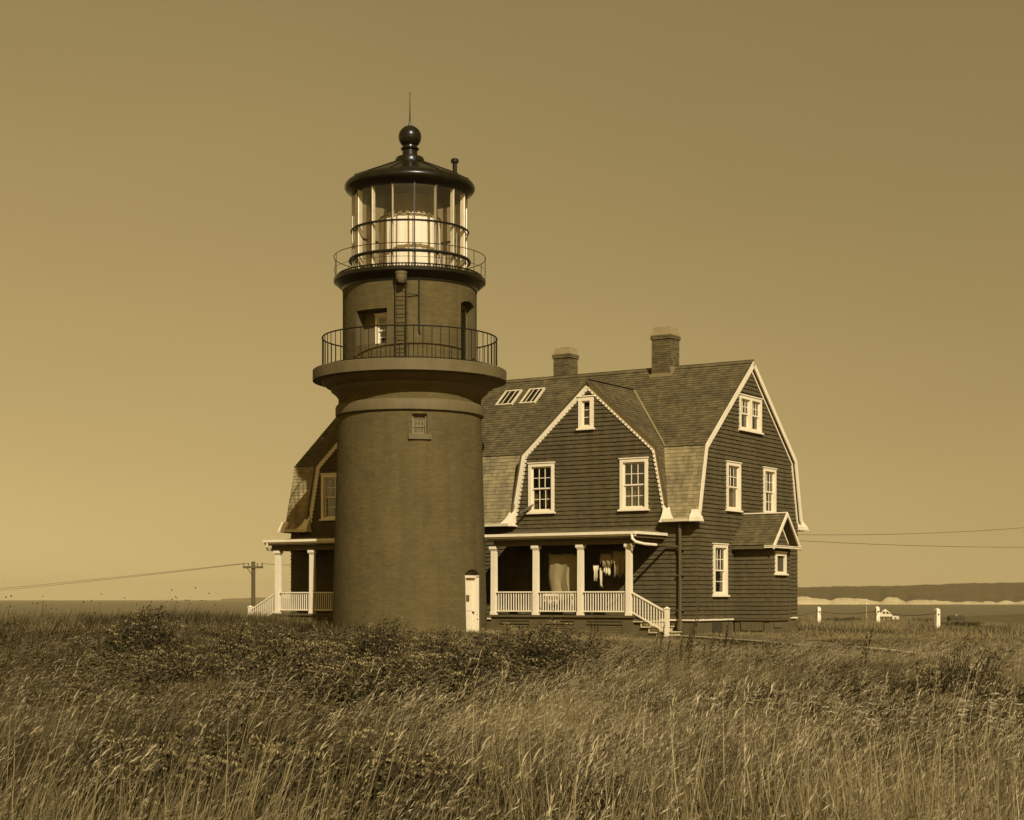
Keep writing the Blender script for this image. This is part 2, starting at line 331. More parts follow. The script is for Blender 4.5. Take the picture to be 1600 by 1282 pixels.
# ------------------------------------------------------------------ lighthouse
TX, TY = -3.313, 54.0
def gz(x, y): return float(ground_z(x, y))
LH = thing('lighthouse', 'round brick lighthouse tower with black lantern standing before the shingled house', 'lighthouse', (TX, TY, 0))
def dv(phi): return Vector((math.sin(phi), -math.cos(phi), 0))
def shaft_r(z): return 2.53 + (2.30 - 2.53) * (z - .0) / 8.3
class Opening:
    def __init__(s, phi, hw, z0, z1, arch=0): s.p, s.h, s.z0, s.z1, s.a = R(phi), hw, z0, z1, arch
    def top(s, phi, r):
        x = (phi - s.p) * r / s.h; return s.z1 - s.a * x * x
def round_wall(rf, z0, z1, ops, name, parent, depth=.4):
    """curved wall sheet with openings, jambs cut in, and a skin of real bricks"""
    n = 160; angs = [2 * PI * i / n - PI for i in range(n)]
    for o in ops:
        r = rf((o.z0 + o.z1) / 2); hwa = o.h / r
        angs = [a for a in angs if not (o.p - hwa - .012 < a < o.p + hwa + .012)]
        angs += [o.p - hwa + 2 * hwa * k / 10 for k in range(11)]
    angs.sort(); mb = MB()
    zs = lambda a, b: [a + (b - a) * k / 6 for k in range(7)]
    def quad(a, b, za0, za1, zb0, zb1):
        A = zs(za0, za1); B = zs(zb0, zb1); pts = []
        for k in range(7):
            pts.append(dv(a) * (rf(A[k]) - .005) + Vector((0, 0, A[k]))); pts.append(dv(b) * (rf(B[k]) - .005) + Vector((0, 0, B[k])))
        mb.add(pts, [(2 * k, 2 * k + 1, 2 * k + 3, 2 * k + 2) for k in range(6)])
    for i, a in enumerate(angs):
        b = angs[(i + 1) % len(angs)]
        if b < a: b += 2 * PI
        mid = (a + b) / 2; hit = None
        for o in ops:
            if abs(mid - o.p) < o.h / rf((o.z0 + o.z1) / 2): hit = o
        if hit is None: quad(a, b, z0, z1, z0, z1)
        else:
            rr = rf((hit.z0 + hit.z1) / 2)
            ta, tb = hit.top(a, rr), hit.top(b, rr)
            if hit.z0 > z0 + .02: quad(a, b, z0, hit.z0, z0, hit.z0)
            quad(a, b, ta, z1, tb, z1)
            c = dv(hit.p)                                             # head and sill of the opening
            for z_a, z_b in ((ta, tb), (hit.z0, hit.z0)):
                p = dv(a) * rf(z_a) + Vector((0, 0, z_a)); q = dv(b) * rf(z_b) + Vector((0, 0, z_b))
                mb.add([p, q, q - c * depth, p - c * depth], [(0, 1, 2, 3)])
    for o in ops:
        c = dv(o.p); rr = rf((o.z0 + o.z1) / 2); hwa = o.h / rr
        for sgn in (-1, 1):
            d = dv(o.p + sgn * hwa); tz = o.top(o.p + sgn * hwa, rr)
            p = d * rf(o.z0) + Vector((0, 0, o.z0)); q = d * rf(tz) + Vector((0, 0, tz))
            mb.add([p, q, q - c * depth, p - c * depth], [(0, 1, 2, 3)])
    wall = mb.build(name, M['mortar'], parent, fix=False)
    bk = MB(); ch = .0745; z = z0; row = 0
    while z < z1 - .01:
        zt = min(z + ch - .009, z1); r = rf(z); nb = int(2 * PI * r / .215); off = (row % 2) * .5
        header = row % 7 == 3
        if header: nb *= 2
        for k in range(nb):
            a = 2 * PI * (k + off) / nb - PI; da = 2 * PI / nb; ea = a + da - .006 / r; mid = (a + ea) / 2
            skip = False
            for o in ops:
                dm = (mid - o.p + PI) % (2 * PI) - PI
                rr = rf((o.z0 + o.z1) / 2)
                if abs(dm) < o.h / rr + .45 * da and o.z0 - .03 < z < o.top(o.p + dm, rr) - .005: skip = True; break
            if skip: continue
            p = random.uniform(-.002, .0025) - (.012 if random.random() < .014 else 0)
            ro = r + p; rt = rf(zt) + p; ri = r - .008
            d0, d1 = dv(a), dv(ea)
            bk.add([d0 * ro + Vector((0, 0, z)), d1 * ro + Vector((0, 0, z)), d1 * rt + Vector((0, 0, zt)), d0 * rt + Vector((0, 0, zt)),
                    d0 * ri + Vector((0, 0, z)), d1 * ri + Vector((0, 0, z)), d1 * ri + Vector((0, 0, zt)), d0 * ri + Vector((0, 0, zt))],
                   [(0, 1, 2, 3), (3, 2, 6, 7), (1, 0, 4, 5), (0, 3, 7, 4), (2, 1, 5, 6)])
        z += ch; row += 1
    bk.build('brick', M['brick'], wall, fix=False, kind='stuff')
    return wall
door_op = Opening(57.5, .40, .15, 2.62, .13)
win_op = Opening(11.0, .235, 6.80, 7.44)
round_wall(shaft_r, 0.0, 8.32, [door_op, win_op], 'tower_shaft', LH, .34)
wr_win = Opening(-31.5, .60, 9.66, 10.76); wr_door = Opening(63.0, .44, 9.10, 11.16, .12)
round_wall(lambda z: 2.17, 9.05, 11.68, [wr_win, wr_door], 'watch_room', LH, .55)
def ring(name, prof, m, n=96, parent=LH, smooth=True):
    mb = MB(); mb.lathe(prof, n); return mb.build(name, m, parent, smooth=smooth)
ring('string_course', [(2.20, 7.52), (2.36, 7.54), (2.405, 7.58), (2.405, 7.83), (2.37, 7.90), (2.31, 7.93), (2.20, 7.95)], M['stone'])
ring('gallery', [(2.2, 7.94), (2.265, 7.96), (2.265, 8.10), (2.32, 8.14), (2.36, 8.20), (2.42, 8.27), (2.54, 8.36), (2.56, 8.44), (2.68, 8.50), (2.84, 8.62), (2.86, 8.69),
                 (3.136, 8.70), (3.136, 9.03), (3.10, 9.06), (2.0, 9.07)], M['stone'])
# floors and dark room inside so that openings look in on something
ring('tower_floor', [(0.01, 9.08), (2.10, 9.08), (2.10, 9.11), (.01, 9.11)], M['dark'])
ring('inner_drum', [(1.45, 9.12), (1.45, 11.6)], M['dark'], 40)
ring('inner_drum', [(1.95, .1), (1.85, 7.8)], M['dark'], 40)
# gallery railing
rail = MB()
rail.tube([dv(2 * PI * i / 90) * 2.825 + Vector((0, 0, 10.10)) for i in range(90)], .024, 6, True)
rail.tube([dv(2 * PI * i / 90) * 2.825 + Vector((0, 0, 9.13)) for i in range(90)], .016, 5, True)
RAIL = rail.build('gallery_railing', M['iron'], LH, smooth=True)
mb = MB(); mb.cyl((0, 0, 9.05), (0, 0, 10.09), .0135, n=6); bme = mb.mesh('baluster', M['iron'], True)
for i in range(62):
    p = dv(2 * PI * i / 62) * 2.825; obj('baluster', bme, RAIL, loc=(p.x, p.y, 0))
# watch-room window and door
def tower_frame(op, r, back):
    c = dv(op.p); rt = Vector((math.cos(op.p), math.sin(op.p), 0))
    return Mx(c * (r - back), rt, -c, (0, 0, 1))
# ------------------------------------------------------------------ windows (shared by tower and house)
def window(parent, M4, w, h, up=(3, 2), low=(3, 2), curtain=None, casing=.11, single=False, mullions=1, split=.5, sill=True, paint='white'):
    """frame local axes: x right, y into the wall, z up; (0,0,0) lower left outside corner of the casing"""
    c = casing; mb = MB(); wm = M[paint]
    mb.box(0, c, -.05, .09, 0, h); mb.box(w - c, w, -.05, .09, 0, h); mb.box(c, w - c, -.05, .09, h - c, h); mb.box(c, w - c, -.045, .09, 0, c * .55)
    mb.box(-.03, w + .03, -.075, -.0, h, h + .035)
    bays = []
    iw = w - 2 * c
    if mullions == 2:
        mw = .16; mb.box(w / 2 - mw / 2, w / 2 + mw / 2, -.05, .09, c * .55, h - c)
        bays = [(c, w / 2 - mw / 2), (w / 2 + mw / 2, w - c)]
    else: bays = [(c, w - c)]
    W = mb.build('window', wm, parent, M4=M4)
    if sill:
        s = MB(); s.box(-.05, w + .05, -.10, .02, -.055, 0); s.build('sill', wm, W)
    z0 = c * .55; z1 = h - c; zm = z0 + (z1 - z0) * split
    for (x0, x1) in bays:
        parts = [(z0, z1, up, .02)] if single else [(zm - .02, z1, up, .02), (z0, zm + .02, low, .055)]
        for (a, b, grid, y) in parts:
            nx, nz = grid; st = .045; mt = .022; s = MB()
            s.box(x0, x0 + st, y, y + .035, a, b); s.box(x1 - st, x1, y, y + .035, a, b)
            s.box(x0 + st, x1 - st, y, y + .035, a, a + st); s.box(x0 + st, x1 - st, y, y + .035, b - st, b)
            pw = (x1 - x0 - 2 * st) / nx; ph = (b - a - 2 * st) / nz
            for i in range(1, nx): s.box(x0 + st + pw * i - mt / 2, x0 + st + pw * i + mt / 2, y + .004, y + .030, a + st, b - st)
            for k in range(1, nz): s.box(x0 + st, x1 - st, y + .006, y + .028, a + st + ph * k - mt / 2, a + st + ph * k + mt / 2)
            s.build('sash', wm, W)
            pm = MB(); pm.box(0, pw - mt * .4, 0, .004, 0, ph - mt * .4); pme = pm.mesh('pane', M['glass'])
            for i in range(nx):
                for k in range(nz):
                    o = obj('pane', pme, W, loc=(x0 + st + pw * i + mt * .2, y + .014, a + st + ph * k + mt * .2))
                    o.rotation_euler = (random.uniform(-.006, .006), 0, random.uniform(-.006, .006))
    if curtain:
        for (x0, x1) in bays:
            for (fx0, fx1, fz0, fz1) in curtain:
                cu = MB(); n = 18; pts = []
                for i in range(n + 1):
                    x = x0 + (x1 - x0) * (fx0 + (fx1 - fx0) * i / n); yy = .17 + .018 * math.sin(i * 2.3) + .008 * math.sin(i * 5.1)
                    pts += [(x, yy, z0 + (z1 - z0) * fz0), (x, yy, z0 + (z1 - z0) * fz1)]
                cu.add(pts, [(2 * i, 2 * i + 2, 2 * i + 3, 2 * i + 1) for i in range(n)]); cu.build('curtain', M['curtain'], W, fix=False)
    return W
# shaft window with stone sill
f = tower_frame(win_op, 2.32, .16); window(LH, f @ Matrix.Translation((-.235, 0, 6.80)), .47, .64, (3, 2), (3, 1), casing=.05, sill=False, split=.42, paint='chim2')
mb = MB(); c = dv(win_op.p); rt = Vector((math.cos(win_op.p), math.sin(win_op.p), 0))
mb.prism([(-.36, 0), (.36, 0), (.36, .16), (-.36, .16)], lambda p, k: rt * p[0] + c * (2.22 + .19 * k) + Vector((0, 0, 6.64 + p[1])))
mb.build('window_sill', M['stone'], LH)
f = tower_frame(wr_win, 2.17, .52); window(LH, f @ Matrix.Translation((-.15, 0, 9.68)), .72, .98, (2, 2), (2, 2), casing=.07, sill=False)
mb = MB(); mb.box(-.62, -.15, -.02, .04, 9.66, 10.76); mb.box(.57, .66, -.02, .04, 9.66, 10.76); mb.box(-.62, .66, .0, .04, 10.64, 10.78)
mb.build('window_backing', M['stone'], LH, M4=f)
f = tower_frame(wr_door, 2.17, .30)
mb = MB(); arch = [(-.36, 9.12), (.36, 9.12), (.36, 10.70)] + [(.36 * math.cos(t), 10.70 + .28 * math.sin(t)) for t in np.linspace(.2, PI - .2, 9)] + [(-.36, 10.70)]
mb.prism(arch, lambda p, k: Vector((p[0], .05 * k, p[1]))); D = mb.build('gallery_door', M['roofiron'], LH, M4=f)
mb = MB(); mb.tube([(-.38, -.01, 9.12), (-.38, -.01, 10.7)] + [(-.38 * math.cos(t), -.01, 10.70 + .30 * math.sin(t)) for t in np.linspace(.2, PI - .2, 9)] + [(.38, -.01, 10.7), (.38, -.01, 9.12)], .028, 6)
mb.build('door_frame', M['stone'], D); mb = MB(); mb.cyl((.24, -.05, 10.0), (.24, .0, 10.0), .03, n=8); mb.build('handle', M['iron'], D)
mb = MB(); mb.box(-.5, .5, .03, .06, 9.1, 11.2); mb.build('door_backing', M['stone'], LH, M4=f)
# entrance door at the foot of the tower
f = tower_frame(door_op, 2.5, .17)
mb = MB(); mb.box(-.40, -.33, -.09, .06, .2, 2.40); mb.box(.22, .40, -.10, .06, .2, 2.40); mb.box(-.40, .40, -.10, .06, 2.34, 2.42); DF = mb.build('door_frame', M['white'], LH, M4=f)
mb = MB(); mb.box(-.33, .22, .0, .05, .2, 2.34)
D = mb.build('entrance_door', M['white'], LH, M4=f, label='white wooden door at the foot of the tower')
mb = MB(); mb.box(-.29, .18, -.012, 0, .42, 1.2); mb.box(-.29, .18, -.012, 0, 1.3, 2.26); mb.build('door_panel', M['white'], D)
mb = MB(); mb.box(-.28, -.05, -.03, -.013, 1.60, 1.80); mb.build('plaque', M['plaque'], D)
mb = MB(); mb.cyl((.16, -.06, 1.25), (.16, -.01, 1.25), .028, n=8); mb.build('handle', M['iron'], D)
mb = MB(); mb.box(-.46, .46, .07, .10, .1, 2.7); mb.build('door_backing', M['stone'], LH, M4=f)
# ladder and conduit
c = dv(R(-3)); rt = Vector((math.cos(R(-3)), math.sin(R(-3)), 0)); L0 = c * 2.34
mb = MB()
for s in (-.17, .17): mb.beam(L0 + rt * s + Vector((0, 0, 9.07)), L0 + rt * s + Vector((0, 0, 12.1)), rt * .022, c * .05)
for z in (9.6, 10.6, 11.5):
    for s in (-.17, .17): mb.beam(L0 + rt * s + Vector((0, 0, z)), c * 2.15 + rt * s + Vector((0, 0, z)), rt * .02, Vector((0, 0, .03)))
LAD = mb.build('ladder', M['iron'], LH)
mb = MB(); mb.cyl(rt * -.17, rt * .17, .012, n=6); rme = mb.mesh('rung', M['iron'])
for k in range(10): obj('rung', rme, LAD, loc=tuple(L0 + Vector((0, 0, 9.32 + .272 * k))))
mb = MB(); d = dv(R(11)); mb.tube([d * 2.20 + Vector((0, 0, 12)), d * 2.20 + Vector((0, 0, 10.05)), d * 2.20 + rt * .03 + Vector((0, 0, 9.95))], .026, 7)
mb.beam(d * 2.20 + Vector((0, 0, 11.15)), c * 2.3 + rt * .17 + Vector((0, 0, 11.17)), (0, 0, .03), c * .02); mb.build('conduit', M['iron'], LH)
mb = MB(); mb.lathe([(.04, 11.46), (.10, 11.47), (.155, 11.55), (.175, 11.66), (.175, 11.74), (.19, 11.75), (.19, 11.82), (.0, 11.82)], 20, c=tuple((c * 2.42 + rt * -.0)[:2])); mb.build('hood_lamp', M['stone'], LH, smooth=True)
# lantern deck
ring('lantern_deck', [(2.0, 11.60), (2.185, 11.62), (2.20, 11.70), (2.27, 11.74), (2.36, 11.82), (2.42, 11.88), (2.46, 11.90), (2.465, 12.0), (2.44, 12.02), (0.0, 12.02)], M['roofiron'])
mb = MB()
for i in range(150):
    d = dv(2 * PI * i / 150); t = Vector((-d.y, d.x, 0)); mb.beam(d * 2.34 + Vector((0, 0, 12.02)), d * 2.34 + Vector((0, 0, 12.10)), d * .03, t * .03)
mb.tube([dv(2 * PI * i / 90) * 2.34 + Vector((0, 0, 12.11)) for i in range(90)], .022, 4, True)
mb.build('deck_grating', M['roofiron'], LH, kind='stuff')
mb = MB(); mb.tube([dv(2 * PI * i / 90) * 2.455 + Vector((0, 0, 12.72)) for i in range(90)], .013, 5, True)
mb.tube([dv(2 * PI * i / 90) * 2.455 + Vector((0, 0, 12.30)) for i in range(90)], .007, 4, True)
LR = mb.build('lantern_railing', M['iron'], LH, smooth=True)
mb = MB(); mb.cyl((0, 0, 12.0), (0, 0, 12.72), .011, n=5); pme = mb.mesh('post', M['iron'])
for i in range(14): p = dv(2 * PI * (i + .3) / 14) * 2.455; obj('post', pme, LR, loc=(p.x, p.y, 0))
# glazing: sixteen bays, pale bars inside dark rings
off = R(8.0 - 22.5 * 0)
GB = ring('lantern_base', [(1.86, 12.02), (1.88, 12.05), (1.88, 12.12), (1.80, 12.12), (1.80, 12.02)], M['iron'], 32)
for z, r_, t in ((12.60, 1.93, .055), (13.56, 1.895, .032)):
    mb = MB(); mb.tube([dv(2 * PI * i / 96) * r_ + Vector((0, 0, z)) for i in range(96)], t, 7, True); mb.build('glazing_ring', M['iron'], LH, smooth=True)
mb = MB(); mb.beam((0, 1.785, 12.1), (0, 1.785, 14.80), (.034, 0, 0), (0, .16, 0)); bar_i = mb.mesh('glazing_bar', M['bar'])
mb = MB(); mb.beam((0, 1.872, 12.1), (0, 1.872, 14.80), (.034, 0, 0), (0, .014, 0)); bar_o = mb.mesh('bar_cover', M['iron'])
mb = MB(); hw = 1.83 * math.tan(R(11.25)) - .02
mb.box(-hw, hw, 1.792, 1.797, 12.12, 12.60); p1 = mb.mesh('pane', M['lglass'])
mb = MB(); mb.box(-hw, hw, 1.792, 1.797, 12.62, 13.55); p2 = mb.mesh('pane', M['lglass'])
mb = MB(); mb.box(-hw, hw, 1.792, 1.797, 13.57, 14.74); p3 = mb.mesh('pane', M['lglass'])
mb = MB(); mb.beam((-hw, 1.80, 13.56), (hw, 1.80, 13.56), (0, .04, 0), (0, 0, .03)); tb = mb.mesh('transom', M['iron'])
mb = MB(); mb.beam((-hw, 1.80, 12.61), (hw, 1.80, 12.61), (0, .04, 0), (0, 0, .03)); tb2 = mb.mesh('transom', M['iron'])
for i in range(16):
    a = off + 2 * PI * i / 16; rz = a + PI
    b = obj('glazing_bar', bar_i, LH); b.rotation_euler = (0, 0, rz)
    q = obj('bar_cover', bar_o, b)
    for me_ in (p1, p2, p3, tb, tb2):
        o = obj(me_.name.split('.')[0], me_, LH); o.rotation_euler = (0, 0, rz + PI / 16)
# lens under its daytime curtain
mb = MB(); n = 180; prof = [(1.02, 12.03), (1.0, 12.4), (.985, 12.9), (.97, 13.4), (.96, 13.86), (.93, 13.97), (.80, 14.12)]
vs_ = []
for i in range(n):
    a = 2 * PI * i / n
    k = .012 * math.sin(a * 26 + 1.2 * math.sin(a * 5)) + .004 * math.sin(a * 61)
    vs_ += [((r_ + k) * math.cos(a), (r_ + k) * math.sin(a), z ) for r_, z in prof]
m_ = len(prof); mb.add(vs_, [(i * m_ + k, ((i + 1) % n) * m_ + k, ((i + 1) % n) * m_ + k + 1, i * m_ + k + 1) for i in range(n) for k in range(m_ - 1)])
LENS = mb.build('lens_curtain', M['lenscloth'], LH, smooth=True, fix=False)
ring('lens_dome', [(.90, 14.0), (.80, 14.14), (.70, 14.40), (.60, 14.66), (.35, 14.75), (.0, 14.78)], M['brass'], 28)
mb = MB()
for i in range(12):
    a = R(9) + 2 * PI * i / 12; d = dv(a); mb.beam(d * 1.035 + Vector((0, 0, 12.03)), d * .99 + Vector((0, 0, 13.95)), Vector((-d.y, d.x, 0)) * .022, d * .02)
    mb.beam(d * .86 + Vector((0, 0, 14.1)), d * .62 + Vector((0, 0, 14.66)), Vector((-d.y, d.x, 0)) * .03, d * .02)
for z, r_ in ((13.96, .99), (14.68, .62)): mb.tube([dv(2 * PI * i / 60) * r_ + Vector((0, 0, z)) for i in range(60)], .025, 5, True)
mb.build('lens_frame', M['brass'], LH)
# roof
RF = ring('lantern_roof', [(1.80, 14.70), (1.86, 14.72), (1.92, 14.80), (2.05, 14.86), (2.115, 14.95), (2.11, 15.03), (2.05, 15.12), (1.93, 15.20), (1.80, 15.255), (1.30, 15.47), (.80, 15.68), (.44, 15.83), (0.0, 15.9)], M['roofiron'])
mb = MB(); mb.lathe([(1.86, 14.73), (1.0, 14.95), (0, 15.0)], 48, cap=False); mb.build('ceiling', M['brass'], RF)
mb = MB(); mb.beam((0, 1.98, 15.19), (0, .44, 15.85), (.045, 0, 0), (0, 0, .03)); sme = mb.mesh('seam', M['roofiron'])
for i in range(16): o = obj('seam', sme, RF); o.rotation_euler = (0, 0, off + 2 * PI * i / 16)
ring('ventilator_ball', [(.47, 15.80), (.47, 15.93), (.43, 15.99), (.30, 16.01), (.25, 16.04), (.24, 16.22), (.285, 16.24), (.30, 16.27), (.285, 16.30), (.24, 16.32)] +
     [(.37 * math.cos(t), 16.66 + .37 * math.sin(t)) for t in np.linspace(-.9, 1.45, 22)] + [(.0, 17.03)], M['roofiron'], 40)
mb = MB(); mb.cyl((0, 0, 17.0), (0, 0, 17.14), .06, .04, 10); mb.cyl((0, 0, 17.14), (0, 0, 18.10), .024, .007, 8)
for s in (-1, 1): mb.cyl((0, 0, 18.02), (s * .05, 0, 18.14), .006, .003, 5)
mb.build('lightning_rod', M['iron'], LH)
mb = MB(); mb.cyl((1.44, .45, 15.2), (1.44, .45, 15.98), .075, n=14); mb.cyl((1.44, .45, 15.95), (1.44, .45, 16.05), .13, n=14); mb.cyl((1.44, .45, 16.05), (1.44, .45, 16.08), .09, n=14)
mb.build('vent_pipe', M['roofiron'], LH, smooth=True)

# ------------------------------------------------------------------ keepers' house
TH = R(32.4); HA = Vector((5.738, 51.8, 0))
H = thing('keepers_house', 'large dark shingled double house with gambrel gables and white trim behind the tower', 'house', HA, -TH)
SL = -16.3; W = 8.0; CX = (-3.85, -12.6)       # left end, depth, centres of the two front gables
def to_world(s, t): return (HA.x + s * math.cos(TH) + t * math.sin(TH), HA.y - s * math.sin(TH) + t * math.cos(TH))
def to_house(X, Y):
    dx, dy = np.asarray(X) - HA.x, np.asarray(Y) - HA.y
    return dx * math.cos(TH) - dy * math.sin(TH), dx * math.sin(TH) + dy * math.cos(TH)
def poly_wall(name, O, ex, ey, poly, holes, m, parent, off=0.0):
    """flat sheet with rectangular holes"""
    O, ex, ey = Vector(O), Vector(ex), Vector(ey); n_ = ex.cross(ey)
    loops = [[Vector((p[0], p[1], 0)) for p in poly]] + [[Vector((a, c_, 0)), Vector((a, d_, 0)), Vector((b, d_, 0)), Vector((b, c_, 0))] for (a, b, c_, d_) in holes]
    tris = tessellate_polygon(loops); flat = [p for l in loops for p in l]
    mb = MB(); mb.add([O + ex * p.x + ey * p.y + n_ * off for p in flat], tris); return mb.build(name, m, parent, fix=False)
def shingles(O, ex, ey, poly, holes, m, parent, expo=.135, th=.040, wr=(.09, .2), jit=.004):
    """rows of single tapered shingles filling a polygon"""
    O, ex, ey = Vector(O), Vector(ex).normalized(), Vector(ey).normalized(); nn = ex.cross(ey)
    ys = [p[1] for p in poly]; y0, y1 = min(ys), max(ys); mb = MB(); n = len(poly)
    def spans(y):
        xs = []
        for i in range(n):
            (ax, ay), (bx, by) = poly[i], poly[(i + 1) % n]
            if (ay <= y < by) or (by <= y < ay): xs.append(ax + (bx - ax) * (y - ay) / (by - ay))
        xs.sort(); return [(xs[i], xs[i + 1]) for i in range(0, len(xs) - 1, 2)]
    y = y0
    while y < y1 - .02:
        yt = min(y + expo, y1); sb, st = spans(y + 1e-4), spans(yt - 1e-4)
        if len(sb) != len(st): sb = st = spans((y + yt) / 2)
        cuts = [(a, b) for (a, b, c_, d_) in holes if c_ < yt - .01 and d_ > y + .02]
        for (b0, b1), (t0, t1) in zip(sb, st):
            x = min(b0, t0) - random.random() * .1; xe = max(b1, t1)
            while x < xe:
                wd = random.uniform(*wr); xa, xb = x + .0015, x + wd - .0015; x += wd
                segs = [(xa, xb)]
                for (a, b) in cuts:
                    ns = []
                    for (p, q) in segs:
                        if q <= a or p >= b: ns.append((p, q))
                        else:
                            if p < a: ns.append((p, a))
                            if q > b: ns.append((b, q))
                    segs = ns
                for (p, q) in segs:
                    B0, B1 = min(max(p, b0), b1), min(max(q, b0), b1); T0, T1 = min(max(p, t0), t1), min(max(q, t0), t1)
                    if B1 - B0 < .008 and T1 - T0 < .008: continue
                    dy = random.uniform(-jit, jit); h = th * random.uniform(.85, 1.15)
                    P = lambda X, Y, Z: O + ex * X + ey * Y + nn * Z
                    yb_ = y + dy
                    mb.add([P(B0, yb_, h), P(B1, yb_, h), P(T1, yt + .004, .004), P(T0, yt + .004, .004), P(B0, yb_, -.002), P(B1, yb_, -.002)],
                           [(0, 1, 2, 3), (4, 5, 1, 0), (4, 0, 3), (1, 5, 2)])
        y += expo
    return mb.build('shingle', m, parent, fix=False, kind='stuff')
X3, Y3, Z3 = Vector((1, 0, 0)), Vector((0, 1, 0)), Vector((0, 0, 1))
# openings  (s0, s1, z0, z1)
c1, c2 = CX
FW = []
for cx in CX:
    FW += [(cx - 2.27, cx - 1.28, 4.53, 6.14), (cx + 1.17, cx + 2.18, 4.53, 6.14), (cx - .36, cx + .20, 7.20, 8.22)]
GW = [(3.10, 4.85, 7.24, 8.36), (2.12, 3.18, 4.56, 6.10), (5.03, 6.05, 4.56, 6.10), (1.13, 2.17, 1.80, 3.42)]
PW = []
PD = [(-3.4, -2.4, 1.2, 3.25), (-12.1, -11.1, 1.2, 3.25)]
def shrink(hs, c=.09): return [(a + c, b - c, d + .04, e - c) for a, b, d, e in hs]
def gable_outline(cx, k=0.0): return [(cx - 2.85 + k, 4.15), (cx + 2.85 - k, 4.15), (cx + 2.80 - k, 4.5), (cx + 2.42 - k, 6.48), (cx, 8.62 - k), (cx - 2.42 + k, 6.48), (cx - 2.80 + k, 4.5)]
# walls
fw = poly_wall('front_wall', (0, 0, 0), X3, Z3, [(SL, 1.03), (0, 1.03), (0, 4.15), (SL, 4.15)], shrink(PW) + shrink(PD, .05), M['sheath'], H)
shingles((0, -.004, 0), X3, Z3, [(SL, 1.05), (0.02, 1.05), (0.02, 4.15), (SL, 4.15)], PW + PD, M['wallsh'], fw)
for i, cx in enumerate(CX):
    hs = FW[3 * i:3 * i + 3]
    g = poly_wall('gable_wall', (0, 0, 0), X3, Z3, gable_outline(cx), shrink(hs), M['sheath'], H)
    shingles((0, -.004, 0), X3, Z3, gable_outline(cx), hs, M['wallsh'], g)
end = [(0, 1.03), (W, 1.03), (W, 4.15), (8.07, 4.45), (7.60, 6.46), (4, 9.45), (.40, 6.46), (-.07, 4.45), (0, 4.15)]
ga = poly_wall('gable_wall', (0, 0, 0), Y3, Z3, end, shrink(GW), M['sheath'], H)
shingles((.004, 0, 0), Y3, Z3, [(p[0], max(p[1], 1.05)) for p in end], GW, M['wallsh'], ga)
gb = poly_wall('gable_wall', (SL, 0, 0), Y3, Z3, end, [], M['sheath'], H)
shingles((SL - .004, W, 0), -Y3, Z3, [(W - p[0], max(p[1], 1.05)) for p in end], [], M['wallsh'], gb)
bw_ = poly_wall('rear_wall', (0, W, 0), -X3, Z3, [(0, 1.03), (-SL, 1.03), (-SL, 4.3), (0, 4.3)], [], M['sheath'], H)
shingles((0, W + .004, 0), -X3, Z3, [(0, 1.05), (-SL, 1.05), (-SL, 4.2), (0, 4.2)], [], M['wallsh'], bw_)
mb = MB()
for z, t_ in ((1.05, .02), (4.12, .04), (6.7, 1.0)): mb.box(SL + .05, -.05, t_, W - t_, z - .06, z)
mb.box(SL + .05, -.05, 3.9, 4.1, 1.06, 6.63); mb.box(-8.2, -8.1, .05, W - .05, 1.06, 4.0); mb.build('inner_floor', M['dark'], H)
# foundation, white water table
mb = MB(); mb.box(SL + .03, -.03, .03, W - .03, -1.2, 1.0); FO = mb.build('foundation', M['stone2'], H)
mb = MB(); mb.box(SL - .03, .035, -.035, 0, .99, 1.045); mb.box(-.0, .035, 0, 2.75, .99, 1.045); mb.box(0, .035, 4.4, W, .99, 1.045); mb.build('water_table', M['white'], H)
mb = MB(); mb.box(-.06, -.01, 1.18, 1.92, .2, .97); mb.build('cellar_opening_shade', M['dark'], H)  # dark panel on the foundation, standing in for the opening's shade
# ---- roofs
rk = Vector((0, 3.65, 3.05)).normalized(); RL = math.hypot(3.65, 3.05)
lk = Vector((0, .48, 2.05)).normalized(); LL = math.hypot(.48, 2.05)
fk = Vector((0, .17, .30)).normalized(); FL = math.hypot(.17, .30)
EO = .14                                                     # roof runs past the end walls
def roof_plane(name, O, ex, ey, poly, holes, m, expo=.135, th=.02):
    p = poly_wall(name, O, ex, ey, poly, [], M['sheath'], H, off=-.01); shingles(O, ex, ey, poly, holes, m, p, expo, th); return p
A0, A1 = SL - EO, EO
k0 = Vector((0, .35, 6.5)) - rk * .035 + Vector((0, 0, .012))
SKY = [(-9.20, -8.50), (-8.20, -7.55)]; sy0 = (2.67 - .35) * RL / 3.65 + .08; sy1 = (3.38 - .35) * RL / 3.65 + .08
main_holes = [(a, b, sy0, sy1) for a, b in SKY]
roof_plane('upper_roof', k0, X3, rk, [(A0, 0), (A1, 0), (A1, RL + .08), (A0, RL + .08)], main_holes, M['roofsh'], .14, .022)
roof_plane('upper_roof', (0, 8 - k0.y, k0.z), -X3, Vector((0, -rk.y, rk.z)), [(-A1, 0), (-A0, 0), (-A0, RL + .08), (-A1, RL + .08)], [], M['roofsh'], .14, .022)
l0 = Vector((0, -.13, 4.45))
def xlo(cx, sgn, z): return cx + sgn * (2.47 + .38 * (6.5 - z) / 2.05)
segs = [((xlo(c1, 1, 4.45), xlo(c1, 1, 6.5)), (A1, A1)), ((xlo(c2, 1, 4.45), xlo(c2, 1, 6.5)), (xlo(c1, -1, 4.45), xlo(c1, -1, 6.5))), ((A0, A0), (xlo(c2, -1, 4.45), xlo(c2, -1, 6.5)))]
f0 = Vector((0, -.30, 4.15))
